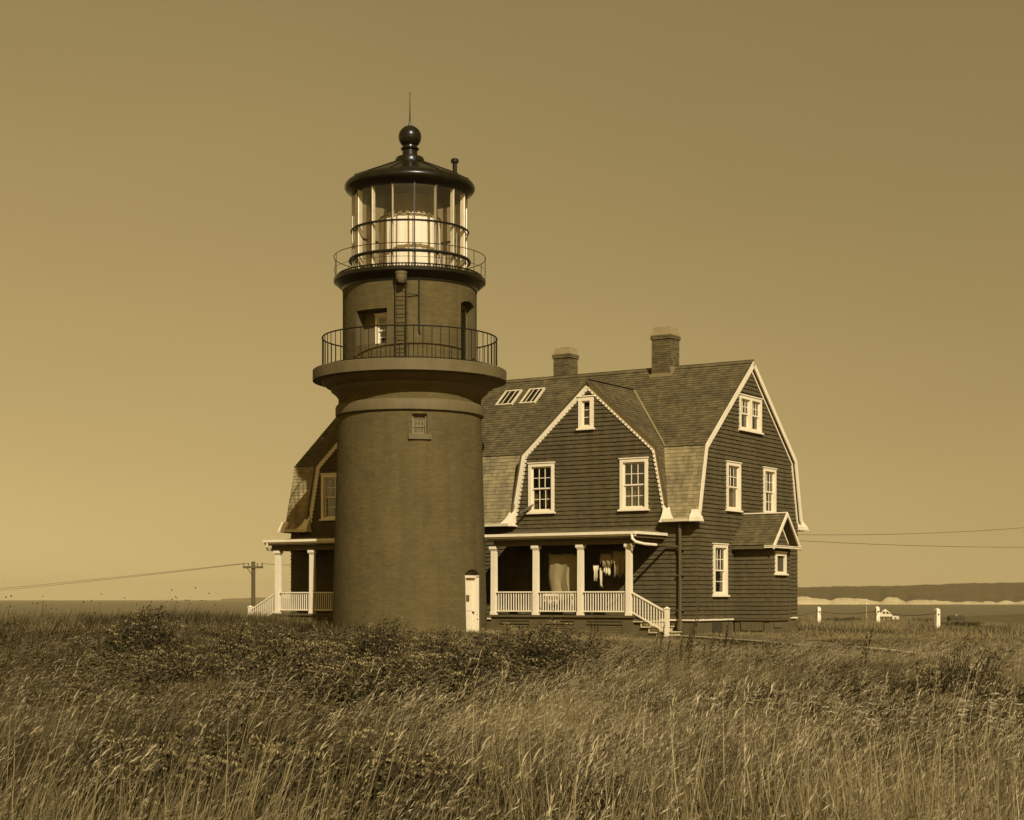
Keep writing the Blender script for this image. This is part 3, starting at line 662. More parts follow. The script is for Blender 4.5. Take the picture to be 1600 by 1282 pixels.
for (la, lb), (ra, rb) in segs:
    roof_plane('lower_roof', l0, X3, lk, [(la, 0), (ra, 0), (rb, LL), (lb, LL)], [], M['lowsh'], .125, .018)
    roof_plane('eave_flare', f0, X3, fk, [(la, 0), (ra, 0), (ra, FL), (la, FL)], [], M['lowsh'], .12, .018)
    mb = MB(); mb.box(la, ra - .02, -.37, -.30, 4.09, 4.18); mb.box(la, ra - .02, -.30, -.28, 4.10, 4.15)
    mb.build('gutter', M['whited'], H)
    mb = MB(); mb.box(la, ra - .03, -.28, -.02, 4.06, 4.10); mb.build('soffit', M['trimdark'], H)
roof_plane('lower_roof', (0, 8.13, 4.45), -X3, Vector((0, -lk.y, lk.z)), [(-A1, 0), (-A0, 0), (-A0, LL), (-A1, LL)], [], M['lowsh'], .125, .018)
roof_plane('eave_flare', (0, 8.30, 4.15), -X3, Vector((0, -fk.y, fk.z)), [(-A1, 0), (-A0, 0), (-A0, FL), (-A1, FL)], [], M['lowsh'], .12, .018)
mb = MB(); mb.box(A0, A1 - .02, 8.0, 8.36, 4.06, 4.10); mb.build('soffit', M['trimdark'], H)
mb = MB(); mb.beam((A0, 3.93, 9.535), (A1 + .01, 3.93, 9.535), (0, .15, .125), (0, -.016, .02)); mb.beam((A0, 4.07, 9.535), (A1 + .01, 4.07, 9.535), (0, .15, -.125), (0, .016, .02)); mb.build('ridge_cap', M['roofsh'], H)
# front gable roofs
ov = -.10
for cx in CX:
    for sg in (1, -1):
        up = Vector((-sg * 2.5, 0, 2.25)).normalized(); UL = math.hypot(2.5, 2.25)
        ex = Vector((0, sg, 0)); O = Vector((cx + sg * 2.53, 0, 6.49))
        # x runs into the house for sg=1 ; mirrored for the other side
        P = [(ov * sg, 0), (.42 * sg, 0), (3.06 * sg, UL), (ov * sg, UL)]
        roof_plane('gable_roof', O, ex, up, P if sg > 0 else P[::-1], [], M['roofsh'], .13, .02)
        lu = Vector((-sg * .42, 0, 2.1)).normalized(); LLc = math.hypot(.42, 2.1)
        P = [(ov * sg, 0), (-.10 * sg, 0), (.36 * sg, LLc), (ov * sg, LLc)]
        roof_plane('gable_roof', (cx + sg * 2.95, 0, 4.4), ex, lu, P if sg > 0 else P[::-1], [], M['roofsh'], .13, .018)
    mb = MB(); mb.beam((cx, ov, 8.79), (cx, 3.05, 8.79), (.16, 0, 0), (0, 0, .03)); mb.build('ridge_cap', M['roofsh'], H)
    for sg in (1, -1):
        mb = MB(); mb.beam((cx + sg * 2.54, .40, 6.57), (cx, 3.04, 8.80), (.05, .05, 0), (0, 0, .025)); mb.build('valley_flashing', M['lead'], H)
# rakes: white boards following the gambrel outline
def rake(prof, T, wb, tb, m, name, inner=True):
    """board of width wb below the outline prof, thickness via T(p, k)"""
    n = len(prof); inn = []
    for i, p in enumerate(prof):
        d0 = Vector(prof[i]) - Vector(prof[i - 1]) if i else Vector(prof[1]) - Vector(prof[0])
        d1 = Vector(prof[i + 1]) - Vector(prof[i]) if i < n - 1 else d0
        a = d0.normalized(); b = d1.normalized(); na = Vector((a.y, -a.x)); nb = Vector((b.y, -b.x)); mm = (na + nb).normalized(); k = wb / max(.3, mm.dot(na))
        inn.append((p[0] + mm.x * k, p[1] + mm.y * k))
    mb = MB()
    for i in range(n - 1):
        mb.prism([prof[i], prof[i + 1], inn[i + 1], inn[i]], T)
    return mb, inn
for cx in CX:
    outl = [(cx - 2.95, 4.40), (cx - 2.54, 6.48), (cx, 8.745), (cx + 2.54, 6.48), (cx + 2.95, 4.40)]
    for half in (outl[:3], outl[2:]):
        mb, inn = rake(half, lambda p, k: Vector((p[0], -.055 + .05 * k, p[1])), .18, .05, None, '')
        rb = mb.build('rake_board', M['white'], H)
        fa, _ = rake(half, lambda p, k: Vector((p[0], ov - .025 + .03 * k, p[1])), .055, .05, None, ''); fa.build('fascia', M['trimdark'], rb)
        so, _ = rake(half, lambda p, k: Vector((p[0], ov + .006 + (-ov - .065) * k, p[1])), .02, .05, None, ''); so.build('soffit_board', M['white'], rb)
        mb = MB()                                                     # blocks on the rake's inner edge, shaped to give shingle-butt shadow ticks
        for i in range(2):
            p, q = Vector(half[i]), Vector(half[i + 1]); L_ = (q - p).length; d = (q - p).normalized(); nrm = Vector((d.y, -d.x)); k = .12
            while k < L_ - .05:
                c_ = p + d * k + nrm * .205; e = Vector((c_.x, -.036, c_.y)); D3 = Vector((d.x, 0, d.y))
                mb.beam(e - D3 * .048, e + D3 * .048, (0, .06, 0), Vector((nrm.x, 0, nrm.y)) * .055); k += .137
        mb.build('shadow_tick_block', M['white'], rb, kind='stuff')
    for sg in (-1, 1):
        mb = MB()
        lv = [(2.99, .27, .36, 4.08), (2.99, .27, .36, 4.12), (2.98, .24, .33, 4.135), (2.98, .23, .32, 4.18), (2.93, .165, .24, 4.31), (2.89, .13, .17, 4.44), (2.86, .115, .09, 4.60)]
        vs_ = []
        for xc, hw_, dp, z in lv:
            x0 = cx + sg * xc; vs_ += [(x0 - hw_, -dp, z), (x0 + hw_, -dp, z), (x0 + hw_, -.001, z), (x0 - hw_, -.001, z)]
        mb.add(vs_, [(4 * i + k, 4 * i + (k + 1) % 4, 4 * i + 4 + (k + 1) % 4, 4 * i + 4 + k) for i in range(len(lv) - 1) for k in range(4)] + [(3, 2, 1, 0), tuple(range(4 * len(lv) - 4, 4 * len(lv)))])
        mb.build('eave_return', M['white'], H)
for (sx, sg) in ((0, 1), (SL, -1)):
    outl = [(-.29, 4.17), (-.12, 4.47), (.36, 6.49), (4, 9.55), (7.64, 6.49), (8.12, 4.47), (8.29, 4.17)]
    for half in (outl[:4], outl[3:]):
        mb, inn = rake(half, lambda p, k: Vector((sx + sg * (EO - .02 + .045 * k), p[0], p[1])), .17, .05, None, ''); rb = mb.build('rake_board', M['white'], H)
        fr, _ = rake(inn, lambda p, k: Vector((sx + sg * (.012 + .05 * k), p[0], p[1])), .08, .05, None, ''); fr.build('frieze_board', M['white'], rb)
        so, _ = rake([(p[0], p[1] - .03) for p in half], lambda p, k: Vector((sx + sg * (.02 + (EO - .04) * k), p[0], p[1])), .04, .05, None, ''); so.build('soffit_board', M['white'], rb)
    for (t0, t1, dirn) in ((-.44, -.02, -1), (8.02, 8.44, 1)):
        mb = MB(); xa, xb = sx + sg * -.05, sx + sg * .27
        if xa > xb: xa, xb = xb, xa
        lv = [(0, 4.08), (0, 4.13), (.03, 4.15), (.03, 4.20), (.16, 4.36), (.20, 4.46)]
        vs_ = []
        for ins, z in lv:
            a_, b_ = (t0 + ins, t1 - ins * .2) if dirn < 0 else (t0 + ins * .2, t1 - ins); e_ = ins * .75
            vs_ += [(xa, a_, z), (xb - (e_ if sg > 0 else 0), a_, z), (xb - (e_ if sg > 0 else 0), b_, z), (xa, b_, z)]
        mb.add(vs_, [(4 * i + k, 4 * i + (k + 1) % 4, 4 * i + 4 + (k + 1) % 4, 4 * i + 4 + k) for i in range(len(lv) - 1) for k in range(4)] + [(3, 2, 1, 0), tuple(range(4 * len(lv) - 4, 4 * len(lv)))])
        mb.build('eave_return', M['white'], H)
# skylights
for a, b in SKY:
    Q = Mx(k0 + X3 * a + rk * sy0, X3, rk, X3.cross(rk)); wd, ln = b - a, sy1 - sy0
    mb = MB(); c_ = .06
    mb.box(0, c_, 0, ln, -.02, .08); mb.box(wd - c_, wd, 0, ln, -.02, .08); mb.box(c_, wd - c_, 0, c_, -.02, .08); mb.box(c_, wd - c_, ln - c_, ln, -.02, .08)
    S = mb.build('skylight', M['whited'], H, M4=Q)
    mb = MB()
    for k in (1, 2): mb.box(wd * k / 3 - .012, wd * k / 3 + .012, c_, ln - c_, .05, .075)
    mb.build('glazing_bar', M['whited'], S)
    mb = MB(); mb.box(c_, wd - c_, c_, ln - c_, .0, .02); mb.build('shaft', M['dark'], S)  # dark sheet under the panes, standing in for the shaft's shade
    pm = MB(); pm.box(0, wd / 3 - .07, 0, ln - 2 * c_ - .01, 0, .006); pme = pm.mesh('pane', M['dglass'])
    for k in range(3): obj('pane', pme, S, loc=(wd * k / 3 + (.085 if k == 0 else .035), c_ + .005, .058))
# chimneys
def chimney(s0, s1, t0, t1, zb, zt, capz):
    mb = MB(); mb.box(s0 + .02, s1 - .02, t0 + .02, t1 - .02, zb, zt); C = mb.build('chimney', M['mortar'], H)
    bk = MB(); z = zb; row = 0
    while z < zt - .01:
        top = z > zt - .16; e = .035 if top else 0
        for face in range(4):
            ln = (s1 - s0 + 2 * e) if face % 2 == 0 else (t1 - t0 + 2 * e); nb = max(2, int(round(ln / .21))); x = -(.5 if row % 2 else 0)
            while x < nb:
                p, q = max(0, x) * ln / nb, min(nb, x + 1) * ln / nb - .012; x += 1
                if q - p < .02: continue
                pr = random.uniform(-.003, .003)
                if face == 0: bk.box(s0 - e + p, s0 - e + q, t0 - e + pr, t0 + .05, z, z + .062)
                elif face == 1: bk.box(s1 - .05, s1 + e + pr, t0 - e + p, t0 - e + q, z, z + .062)
                elif face == 2: bk.box(s0 - e + p, s0 - e + q, t1 - .05, t1 + e + pr, z, z + .062)
                else: bk.box(s0 - e + pr, s0 + .05, t0 - e + p, t0 - e + q, z, z + .062)
        z += .074; row += 1
    bk.build('brick', M['chim'], C, fix=False, kind='stuff')
    mb = MB(); mb.box(s0 - .0, s1 + .0, t0, t1, zt, capz, .025); mb.build('cap', M['cap'], C)
    mb = MB(); mb.box(s0 - .06, s1 + .06, t0 - .07, t0 + .04, zb + .05, zb + .22); mb.box(s1 - .02, s1 + .05, t0, t1, zb + .1, zb + .45); mb.build('flashing', M['lead'], C)
chimney(-3.46, -2.74, 3.62, 4.30, 9.10, 10.62, 10.92)
chimney(-7.86, -7.19, 4.45, 5.05, 8.9, 10.45, 10.68)
# ---- windows
def wfront(x0, x1, z0, z1, **k): return window(H, Mx((x0, -.02, z0), X3, Y3, Z3), x1 - x0, z1 - z0, **k)
def wgable(t0, t1, z0, z1, **k): return window(H, Mx((.02, t0, z0), Y3, -X3, Z3), t1 - t0, z1 - z0, **k)
cur = [(0, .22, .35, 1), (.78, 1, .35, 1)]
for i, cx in enumerate(CX):
    a, b, c_ = FW[3 * i:3 * i + 3]
    wfront(*a, curtain=[(0, .35, 0, .42), (.45, .75, .1, .5)] if i == 0 else cur)
    wfront(*b, curtain=[(0, 1, .0, .52)] if i == 0 else cur)
    wfront(*c_, up=(1, 3), single=True, casing=.13)
wgable(*GW[0], up=(3, 2), low=(1, 1), mullions=2, curtain=[(0, .3, 0, .5)])
wgable(*GW[1], up=(3, 2), low=(1, 1), curtain=[(0, 1, 0, .5)])
wgable(*GW[2], up=(3, 2), low=(3, 2), curtain=[(0, .4, 0, .45)])
wgable(*GW[3], up=(3, 2), low=(1, 2), curtain=[(0, 1, .5, 1)])
for q in PW: wfront(*q)
for (a, b, z0, z1) in PD:
    mb = MB(); mb.box(a, a + .1, -.05, .05, z0, z1); mb.box(b - .1, b, -.05, .05, z0, z1); mb.box(a + .1, b - .1, -.05, .05, z1 - .1, z1); D = mb.build('door', M['trimdark'], H)
    mb = MB(); mb.box(a + .1, b - .1, .0, .04, z0, z1 - .1); mb.build('door_leaf', M['trimdark'], D); mb = MB(); mb.cyl((b - .2, -.06, 2.15), (b - .2, 0, 2.15), .03, n=8); mb.build('handle', M['iron'], D)
# bracket on the left sill of the right gable
mb = MB(); mb.beam((c1 - 2.05, -.10, 4.78), (c1 - 2.38, -.42, 4.50), (.05, -.05, 0), (0, 0, .07)); mb.build('shutter_bracket', M['drain'], H)
# ---- porches
PF = -1.7
def lattice(parent, x0, x1, z0, z1, T):
    mb = MB(); st = .055; k = x0
    while k < x1: mb.prism([(k, z0), (k + .022, z0), (k + .022, z1), (k, z1)], lambda p, q: T(p, .006 * q)); k += st
    k = z0
    while k < z1: mb.prism([(x0, k), (x1, k), (x1, k + .022), (x0, k + .022)], lambda p, q: T(p, -.008 + .007 * q)); k += st
    mb.build('lattice', M['slat'], parent, kind='stuff')
def porch(x0, x1, cols, step_sg, endx):
    """x0..x1 floor extent; cols column centres; steps leave at the step_sg end"""
    mb = MB(); mb.box(x0 - .05, x1 + .05, PF - .10, -.03, 1.10, 1.165); P = mb.build('porch', M['floor'], H)
    mb = MB(); mb.box(x0, x1, PF - .03, PF, .98, 1.098)
    sk = mb.build('skirt', M['trimdark'], P)
    nb = len(cols); edges = [x0] + [c for c in cols[1:-1]] + [x1]
    edges = cols[:]; mb = MB()
    for c in cols: mb.box(max(x0, c - .22), min(x1, c + .22), PF - .045, PF + .02, .0, .98)
    mb.box(x0, x1, PF - .02, PF + .0, .0, .53)
    mb.build('pier', M['trimdark'], P)
    mb = MB(); mb.box(x0 + .05, x1 - .05, PF + .10, PF + .14, 0, 1.08); mb.build('porch_shade_panel', M['dark'], P)  # dark panel added behind the lattice as the shade under the porch
    for a, b in zip(cols[:-1], cols[1:]):
        mb = MB(); mb.box(a + .22, b - .22, PF - .06, PF - .02, .885, .95); mb.build('lattice_frame', M['trimdark'], P)
        lattice(P, a + .22, b - .22, .54, .885, lambda p, q: Vector((p[0], PF - .01 + q, p[1])))
    ex = x1 if step_sg > 0 else x0
    mb = MB(); mb.box(ex - .02, ex + .02, PF + .02, -.03, .0, 1.09); mb.build('end_skirt', M['trimdark'], P)
    # beam, soffit, roof
    e0, e1 = x0 - (.22 if step_sg < 0 else 0), x1 + (.22 if step_sg > 0 else 0)
    mb = MB(); mb.box(e0 + .14, e1 - .14, PF - .09, PF + .09, 3.37, 3.56); ec = e1 - .14 if step_sg > 0 else e0 + .14
    mb.box(ec - .18 if step_sg > 0 else ec, ec if step_sg > 0 else ec + .18, PF + .09, -.03, 3.37, 3.56); mb.build('beam', M['trimdark'], P)
    mb = MB(); ey = PF - .26
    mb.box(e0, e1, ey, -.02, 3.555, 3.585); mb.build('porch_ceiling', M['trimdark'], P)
    mb = MB(); hx = .45
    a_ = e0 + (hx if step_sg < 0 else 0); b_ = e1 - (hx if step_sg > 0 else 0)
    vs_ = [(e0, ey, 3.64), (e1, ey, 3.64), (e1, -.03, 3.64), (e0, -.03, 3.64), (e0, ey, 3.70), (e1, ey, 3.70), (b_, -.03, 3.93), (a_, -.03, 3.93), (e1, -.03, 3.70), (e0, -.03, 3.70)]
    mb.add(vs_, [(0, 3, 2, 1), (0, 1, 5, 4), (4, 5, 6, 7), (1, 2, 8, 5), (5, 8, 6), (3, 0, 4, 9), (9, 4, 7)]); mb.build('porch_roof', M['roofsh'], P)
    mb = MB(); mb.box(e0, e1, ey - .025, ey + .02, 3.56, 3.66)
    xx = e1 if step_sg > 0 else e0; mb.box(xx - .02, xx + .025, ey + .02, -.03, 3.56, 3.66); mb.build('fascia', M['trimdark'], P)
    mb = MB(); mb.box(e0 - .03, e1 + .03, ey - .11, ey - .025, 3.66, 3.745); mb.box(e0 - .02, e1 + .02, ey - .05, ey - .025, 3.60, 3.66)
    mb.box(xx if step_sg > 0 else xx - .10, xx + .10 if step_sg > 0 else xx, ey - .025, -.03, 3.66, 3.745); mb.build('gutter', M['white'], P)
    mb = MB(); mb.box(-.10, .10, -.10, .10, 1.165, 1.26); mb.box(-.085, .085, -.085, .085, 1.26, 3.24, .006); mb.box(-.10, .10, -.10, .10, 3.24, 3.28); mb.box(-.125, .125, -.125, .125, 3.28, 3.37); cme = mb.mesh('column', M['white'])
    for c in cols: obj('column', cme, P, loc=(c, PF, 0))
    mb = MB(); mb.box(-.014, .014, -.014, .014, 1.31, 1.875); bme = mb.mesh('baluster', M['white'])
    mb = MB()
    for a, b in zip(cols[:-1], cols[1:]):
        mb.box(a + .086, b - .086, PF - .04, PF + .04, 1.875, 1.915); mb.box(a + .086, b - .086, PF - .025, PF + .025, 1.27, 1.31)
        n = int(round((b - a - .17) / .092))
        for i in range(1, n): obj('baluster', bme, P, loc=(a + .085 + (b - a - .17) * i / n, PF, 0))
    mb.build('handrail', M['white'], P)
    # steps
    n = 4; tr = .27; ris = .165
    for i in range(n):
        z = 1.0 - ris * i; xa = ex + step_sg * (.02 + tr * i); xb = ex + step_sg * (.02 + tr * (i + 1)); lo, hi = min(xa, xb), max(xa, xb)
        mb = MB(); mb.box(lo - .02, hi + .02, PF - .05, -.09, z - .035, z); mb.build('tread', M['step'], P)
        mb = MB(); r_ = xb - step_sg * .03; mb.box(min(r_, r_ - step_sg * .02), max(r_, r_ - step_sg * .02), PF, -.11, z - ris, z - .036); mb.build('riser', M['step'], P)
    mb = MB(); mb.prism([(ex, .15), (ex + step_sg * (tr * n), .15), (ex + step_sg * tr * n, .5), (ex, 1.09)], lambda p, k: Vector((p[0], PF + .04 + .04 * k, p[1]))); mb.build('stringer', M['trimdark'], P)
    nx = ex + step_sg * 1.15
    mb = MB(); mb.box(nx - .06, nx + .06, PF - .06, PF + .06, .3, 1.36); mb.box(nx - .075, nx + .075, PF - .075, PF + .075, 1.36, 1.40); mb.box(nx - .05, nx + .05, PF - .05, PF + .05, 1.40, 1.44, .03); mb.build('newel_post', M['white'], P)
    cx_ = cols[-1] if step_sg > 0 else cols[0]
    pa, pb = Vector((cx_ + step_sg * .085, PF, 1.88)), Vector((nx - step_sg * .06, PF, 1.30)); qa, qb = Vector((pa.x, PF, 1.27)), Vector((pb.x, PF, .69))
    mb = MB(); mb.beam(pa, pb, (0, .07, 0), (0, 0, .05)); mb.beam(qa, qb, (0, .045, 0), (0, 0, .045)); mb.build('stair_rail', M['white'], P)
    mb = MB(); mb.box(-.014, .014, -.014, .014, 0, .60); sb = mb.mesh('baluster', M['white'])
    for i in range(1, 12):
        q = qa.lerp(qb, i / 12); obj('baluster', sb, P, loc=(q.x, PF, q.z))
    return P
PR = porch(-6.50, -1.30, [-6.40, -4.81, -3.17, -1.45], 1, 0)
PL = porch(-15.62, -11.72, [-15.48, -13.93, -12.38], -1, 0)
# downspouts
def pipe(pts, r, m): mb = MB(); mb.tube(pts, r, 8); return mb.build('downspout', m, H, smooth=True)
e = -1.30 + .22
pipe([(e - .1, PF - .33, 3.68), (e - .09, PF - .33, 3.52), (e + .0, PF - .28, 3.42), (e + .14, PF + .02, 3.36), (e + .14, -.9, 3.35)], .045, M['white'])
pipe([(e + .14, -.9, 3.35), (e + .14, -.14, 3.34), (-.52, -.13, 3.30)], .04, M['drain'])
DS = pipe([(-.50, -.14, 4.06), (-.50, -.13, 3.3), (-.50, -.13, .95), (-.50, -.13, .85)], .055, M['drain'])
mb = MB()
for z in (1.3, 2.4, 3.2): mb.box(-.60, -.38, -.16, -.02, z, z + .04)
mb.build('pipe_strap', M['drain'], DS); mb = MB(); mb.cyl((-.50, -.13, .70), (-.50, -.13, .95), .10, n=10); mb.build('pipe_foot', M['drain'], DS)
e = -15.62 - .22
pipe([(e + .14, PF - .33, 3.68), (e + .13, PF - .33, 3.5), (e + .1, PF - .25, 3.42), (e + .12, PF + .3, 3.38)], .05, M['whited'])
# ---- entry bay on the right gable
mb = MB(); mb.box(.01, 1.28, 2.72, 4.32, 1.03, 3.46); EB = mb.build('entry_bay', M['sheath'], H)
vw = (3.06, 3.92, 2.50, 3.18)
shingles((0, 2.716, 0), X3, Z3, [(0, 1.05), (1.29, 1.05), (1.29, 3.35), (0, 3.35)], [], M['wallsh'], EB)
shingles((1.284, 0, 0), Y3, Z3, [(2.71, 1.05), (4.33, 1.05), (4.33, 3.36), (2.71, 3.36)], [vw], M['wallsh'], EB)
shingles((1.20, 0, 0), Y3, Z3, [(2.62, 3.42), (4.42, 3.42), (3.52, 4.32)], [], M['wallsh'], EB)
mb = MB(); mb.prism([(2.60, 3.40), (4.44, 3.40), (3.52, 4.33)], lambda p, k: Vector((1.15 + .045 * k, p[0], p[1]))); mb.build('pediment', M['sheath'], EB)
for sg in (-1, 1):
    up = Vector((0, -sg * 1.06, 1.06)).normalized(); UL = 1.06 * 1.4142; O = Vector((0, 3.52 + sg * 1.06, 3.40)); ex = X3 if sg < 0 else -X3
    P = [(-.0, 0), (1.52, 0), (1.52, UL), (-.0, UL)] if sg < 0 else [(-1.52, 0), (.0, 0), (.0, UL), (-1.52, UL)]
    pw = poly_wall('roof', O, ex, up, P, [], M['sheath'], EB, off=-.012); shingles(O, ex, up, P, [], M['roofsh'], EB, .12, .02)
    mb = MB(); q0, q1 = Vector((1.52, 3.52 + sg * 1.09, 3.33)), Vector((1.52, 3.52, 4.42)); mb.beam(q0 + Vector((.02, 0, 0)), q1 + Vector((.02, 0, 0)), (.05, 0, 0), (0, 0, .13)); mb.build('rake_board', M['white'], EB)
    mb = MB(); q0, q1 = Vector((1.23, 3.52 + sg * .80, 3.48)), Vector((1.23, 3.52, 4.28)); mb.beam(q0, q1, (.04, 0, 0), (0, 0, .07)); mb.build('inner_rake', M['white'], EB)
mb = MB(); mb.box(1.20, 1.56, 2.44, 4.60, 3.31, 3.37); mb.box(1.20, 1.58, 2.42, 4.62, 3.37, 3.395); mb.build('cornice', M['white'], EB)
mb = MB(); mb.box(.0, 1.20, 2.50, 2.70, 3.30, 3.36); mb.box(0, 1.2, 2.46, 2.50, 3.28, 3.38); mb.build('soffit', M['trimdark'], EB)
mb = MB(); mb.beam((0.03, 3.52, 4.475), (1.53, 3.52, 4.475), (0, .14, 0), (0, 0, .04)); mb.build('ridge_board', M['white'], EB)
window(H, Mx((1.30, vw[0], vw[2]), Y3, -X3, Z3), vw[1] - vw[0], vw[3] - vw[2], up=(3, 2), single=True)
mb = MB(); mb.box(.03, 1.25, 2.76, 4.28, -.6, .97); mb.build('bay_foundation', M['stone2'], EB)
mb = MB(); mb.box(.0, 1.31, 2.69, 4.35, .98, 1.04); mb.build('bay_sill', M['trimdark'], EB)
mb = MB(); mb.box(.25, 1.08, 2.735, 2.765, .66, .93); mb.build('vent_recess_shade', M['dark'], EB); lattice(EB, .28, 1.05, .66, .93, lambda p, q: Vector((p[0], 2.72 + q, p[1])))  # dark panel behind the slats, standing in for the vent's shade
mb = MB(); mb.box(1.24, 1.275, 3.1, 3.7, .74, .90); mb.build('vent_recess_shade', M['dark'], EB); lattice(EB, 3.12, 3.68, .76, .90, lambda p, q: Vector((1.28 - q, p[0], p[1])))  # second vent, its shade again a dark panel
# water-stained light panel low on the porch: small board leaning at the skirt
# ------------------------------------------------------------------ laundry (things of their own, hung on a line across the porch)
def hpt(s, t, z): x, y = to_world(s, t); return Vector((x, y, z))
cl_a, cl_b = (-4.90, -1.10, 3.12), (-1.62, -1.22, 3.20)
mb = MB(); mb.tube([hpt(*(Vector(cl_a).lerp(Vector(cl_b), k / 12) - Vector((0, 0, .10 * math.sin(PI * k / 12))))) for k in range(13)], .006, 4)
tag(mb.build('clothesline', M['wire']), 'thin clothesline strung across the right porch between its posts', 'clothesline')
def hang(name, label, m, s0, s1, outline, sway=.03, t=-1.15, ph=0, group=None):
    """cloth hung from the line: outline gives left/right edge (fractions) and drop at each level"""
    n = 14; vs_ = []; fs = []
    for i, (fa, fb, z) in enumerate(outline):
        for k in range(n + 1):
            x = s0 + (s1 - s0) * (fa + (fb - fa) * k / n)
            y = t + sway * (.35 + .65 * i / len(outline)) * (math.sin(k * 1.25 + ph + i * .2) + .5 * math.sin(k * 2.9 + ph * 2))
            fz = i / (len(outline) - 1); x += .05 * fz * math.sin(ph * 3 + i) * (s1 - s0); vs_.append(hpt(x, y, z + (.012 + .05 * fz) * math.sin(k * .9 + ph * 2.3) + .02 * math.sin(k * 2.1 + ph)))
    fs = [(i * (n + 1) + k, i * (n + 1) + k + 1, (i + 1) * (n + 1) + k + 1, (i + 1) * (n + 1) + k) for i in range(len(outline) - 1) for k in range(n)]
    mb = MB(); mb.add(vs_, fs); me = mb.mesh(name, m, True, fix=False)
    o = obj(name, me); sol = o.modifiers.new('cloth', 'SOLIDIFY'); sol.thickness = .006
    return tag(o, label, 'laundry', group)
G = 'laundry hung on the right porch'
def rect(z0, z1, n=5, a=0., b=1.): return [(a, b, z0 + (z1 - z0) * i / n) for i in range(n + 1)]
hang('bed_sheet', 'wide grey bed sheet hung between the second and third porch columns', M['clothgrey'], -4.62, -3.36, rect(3.10, 1.62, 8), .05, -1.25, .3, G)
hang('undershirt', 'short white undershirt hanging just right of the third porch column', M['cloth'], -2.98, -2.78, [(0, 1, 2.72), (0, 1, 2.60), (.15, .85, 2.55), (.15, .85, 2.28)], .03, -1.25, 1, G)
hang('long_sock', 'narrow white stocking hanging low beside the white undershirt', M['cloth'], -2.74, -2.66, [(0, 1, 2.64), (0, 1, 2.4), (.2, .9, 2.2), (.1, 1.3, 2.10)], .015, -1.25, 2, G)
hang('towel', 'small bright towel hanging in the middle of the right porch bay', M['cloth'], -2.58, -2.36, rect(2.80, 2.46, 4), .03, -1.27, 3, G)
hang('trousers', 'dark trousers with two legs hanging below the clothesline', M['clothdark'], -2.40, -2.06, [(0, 1, 3.0), (0, 1, 2.7), (0, 1, 2.4), (0, .95, 2.1)], .03, -1.05, 4, G)
hang('grey_shirt', 'long grey shirt hanging nearest the porch corner column', M['clothgrey'], -2.22, -1.70, [(0, 1, 3.16), (-.05, 1.05, 2.95), (.1, .9, 2.85), (.1, .92, 2.40)], .05, -1.30, 5, G)
hang('apron', 'pale grey apron hanging left of the long grey shirt', M['clothgrey'], -2.70, -2.26, [(.1, .9, 3.08), (0, 1, 2.9), (0, 1, 2.72)], .05, -1.32, 6, G)
hang('white_cloth', 'white cloth draped low behind the middle porch railing', M['cloth'], -4.66, -4.10, rect(1.84, 1.55, 4), .02, -1.52, 2.2, G)
hang('dish_towel', 'small white dish towel hung behind the middle railing beside the third column', M['cloth'], -3.62, -3.36, rect(1.84, 1.48, 4), .02, -1.52, .7, G)
# chair-less porch: low pale board standing in the grass before the skirt
mb = MB(); mb.box(-.62, .62, -.02, .02, 0, .62); x_, y_ = to_world(-4.75, -2.25); o = mb.build('board', M['stone']); o.location = (x_, y_, .02); o.rotation_euler = (R(-6), 0, -TH); tag(o, 'low pale board standing in the grass before the porch lattice', 'board')
# ------------------------------------------------------------------ utility poles and wires
def pole(X, Y, ztop, label, ry=0.0, rad=.15):
    z0 = gz(X, Y) - .6; P = thing('utility_pole', label, 'utility pole', (X, Y, z0), ry, 'utility poles carrying the wires')
    mb = MB(); mb.cyl((0, 0, 0), (0, 0, ztop - z0), rad * 1.15, rad * .85, 12); mb.build('post', M['wood'], P, smooth=True)
    mb = MB(); mb.box(-.66, .66, -.20, -.09, ztop - z0 - .45, ztop - z0 - .30); mb.build('crossarm', M['wood'], P)
    mb = MB(); mb.lathe([(.02, 0), (.02, .08), (.05, .09), (.055, .16), (.03, .2), (0, .2)], 10); im = mb.mesh('insulator', M['stone'])
    for k in (-.6, -.3, .3, .6): obj('insulator', im, P, loc=(k, -.145, ztop - z0 - .30))
    mb = MB(); mb.beam((-.4, -.15, ztop - z0 - .42), (0, -.12, ztop - z0 - .95), (0, .03, 0), (.03, 0, .03)); mb.beam((.4, -.15, ztop - z0 - .42), (0, -.12, ztop - z0 - .95), (0, .03, 0), (.03, 0, .03)); mb.build('brace', M['iron'], P)
    return P
pole(-17.1, 110, 4.12, 'weathered utility pole with crossarm left of the left porch steps')
pole(-150, 290, 1.6, 'distant utility pole beyond the left edge of the field', .6, .13)
pole(34, 80, 6.8, 'tall utility pole beyond the right edge of the yard', .3)
def wire(p, q, sag, label, r=.013):
    p, q = Vector(p), Vector(q); mb = MB()
    mb.tube([p.lerp(q, k / 24) - Vector((0, 0, sag * 4 * (k / 24) * (1 - k / 24))) for k in range(25)], r, 4); tag(mb.build('wire', M['wire']), label, 'wire', 'overhead wires')
wire((-17.7, 109.86, 4.0), (-150.6, 290, 1.5), 1.4, 'thin overhead wire running left from the outer end of the crossarm', .012)
wire((-17.4, 109.86, 4.0), (-150.3, 290, 1.5), 1.6, 'thin overhead wire running left from the inner end of the crossarm', .012)
hx, hy = to_world(-.3, 8.3); hx2, hy2 = to_world(SL, 7.9)
wire((-16.5, 109.86, 4.0), (hx2, hy2, 3.9), .4, 'thin overhead wire from the pole to the left end of the house')
wire((hx, hy, 3.95), (33.6, 79.8, 6.3), .45, 'upper overhead wire leaving the right end of the house', .008)
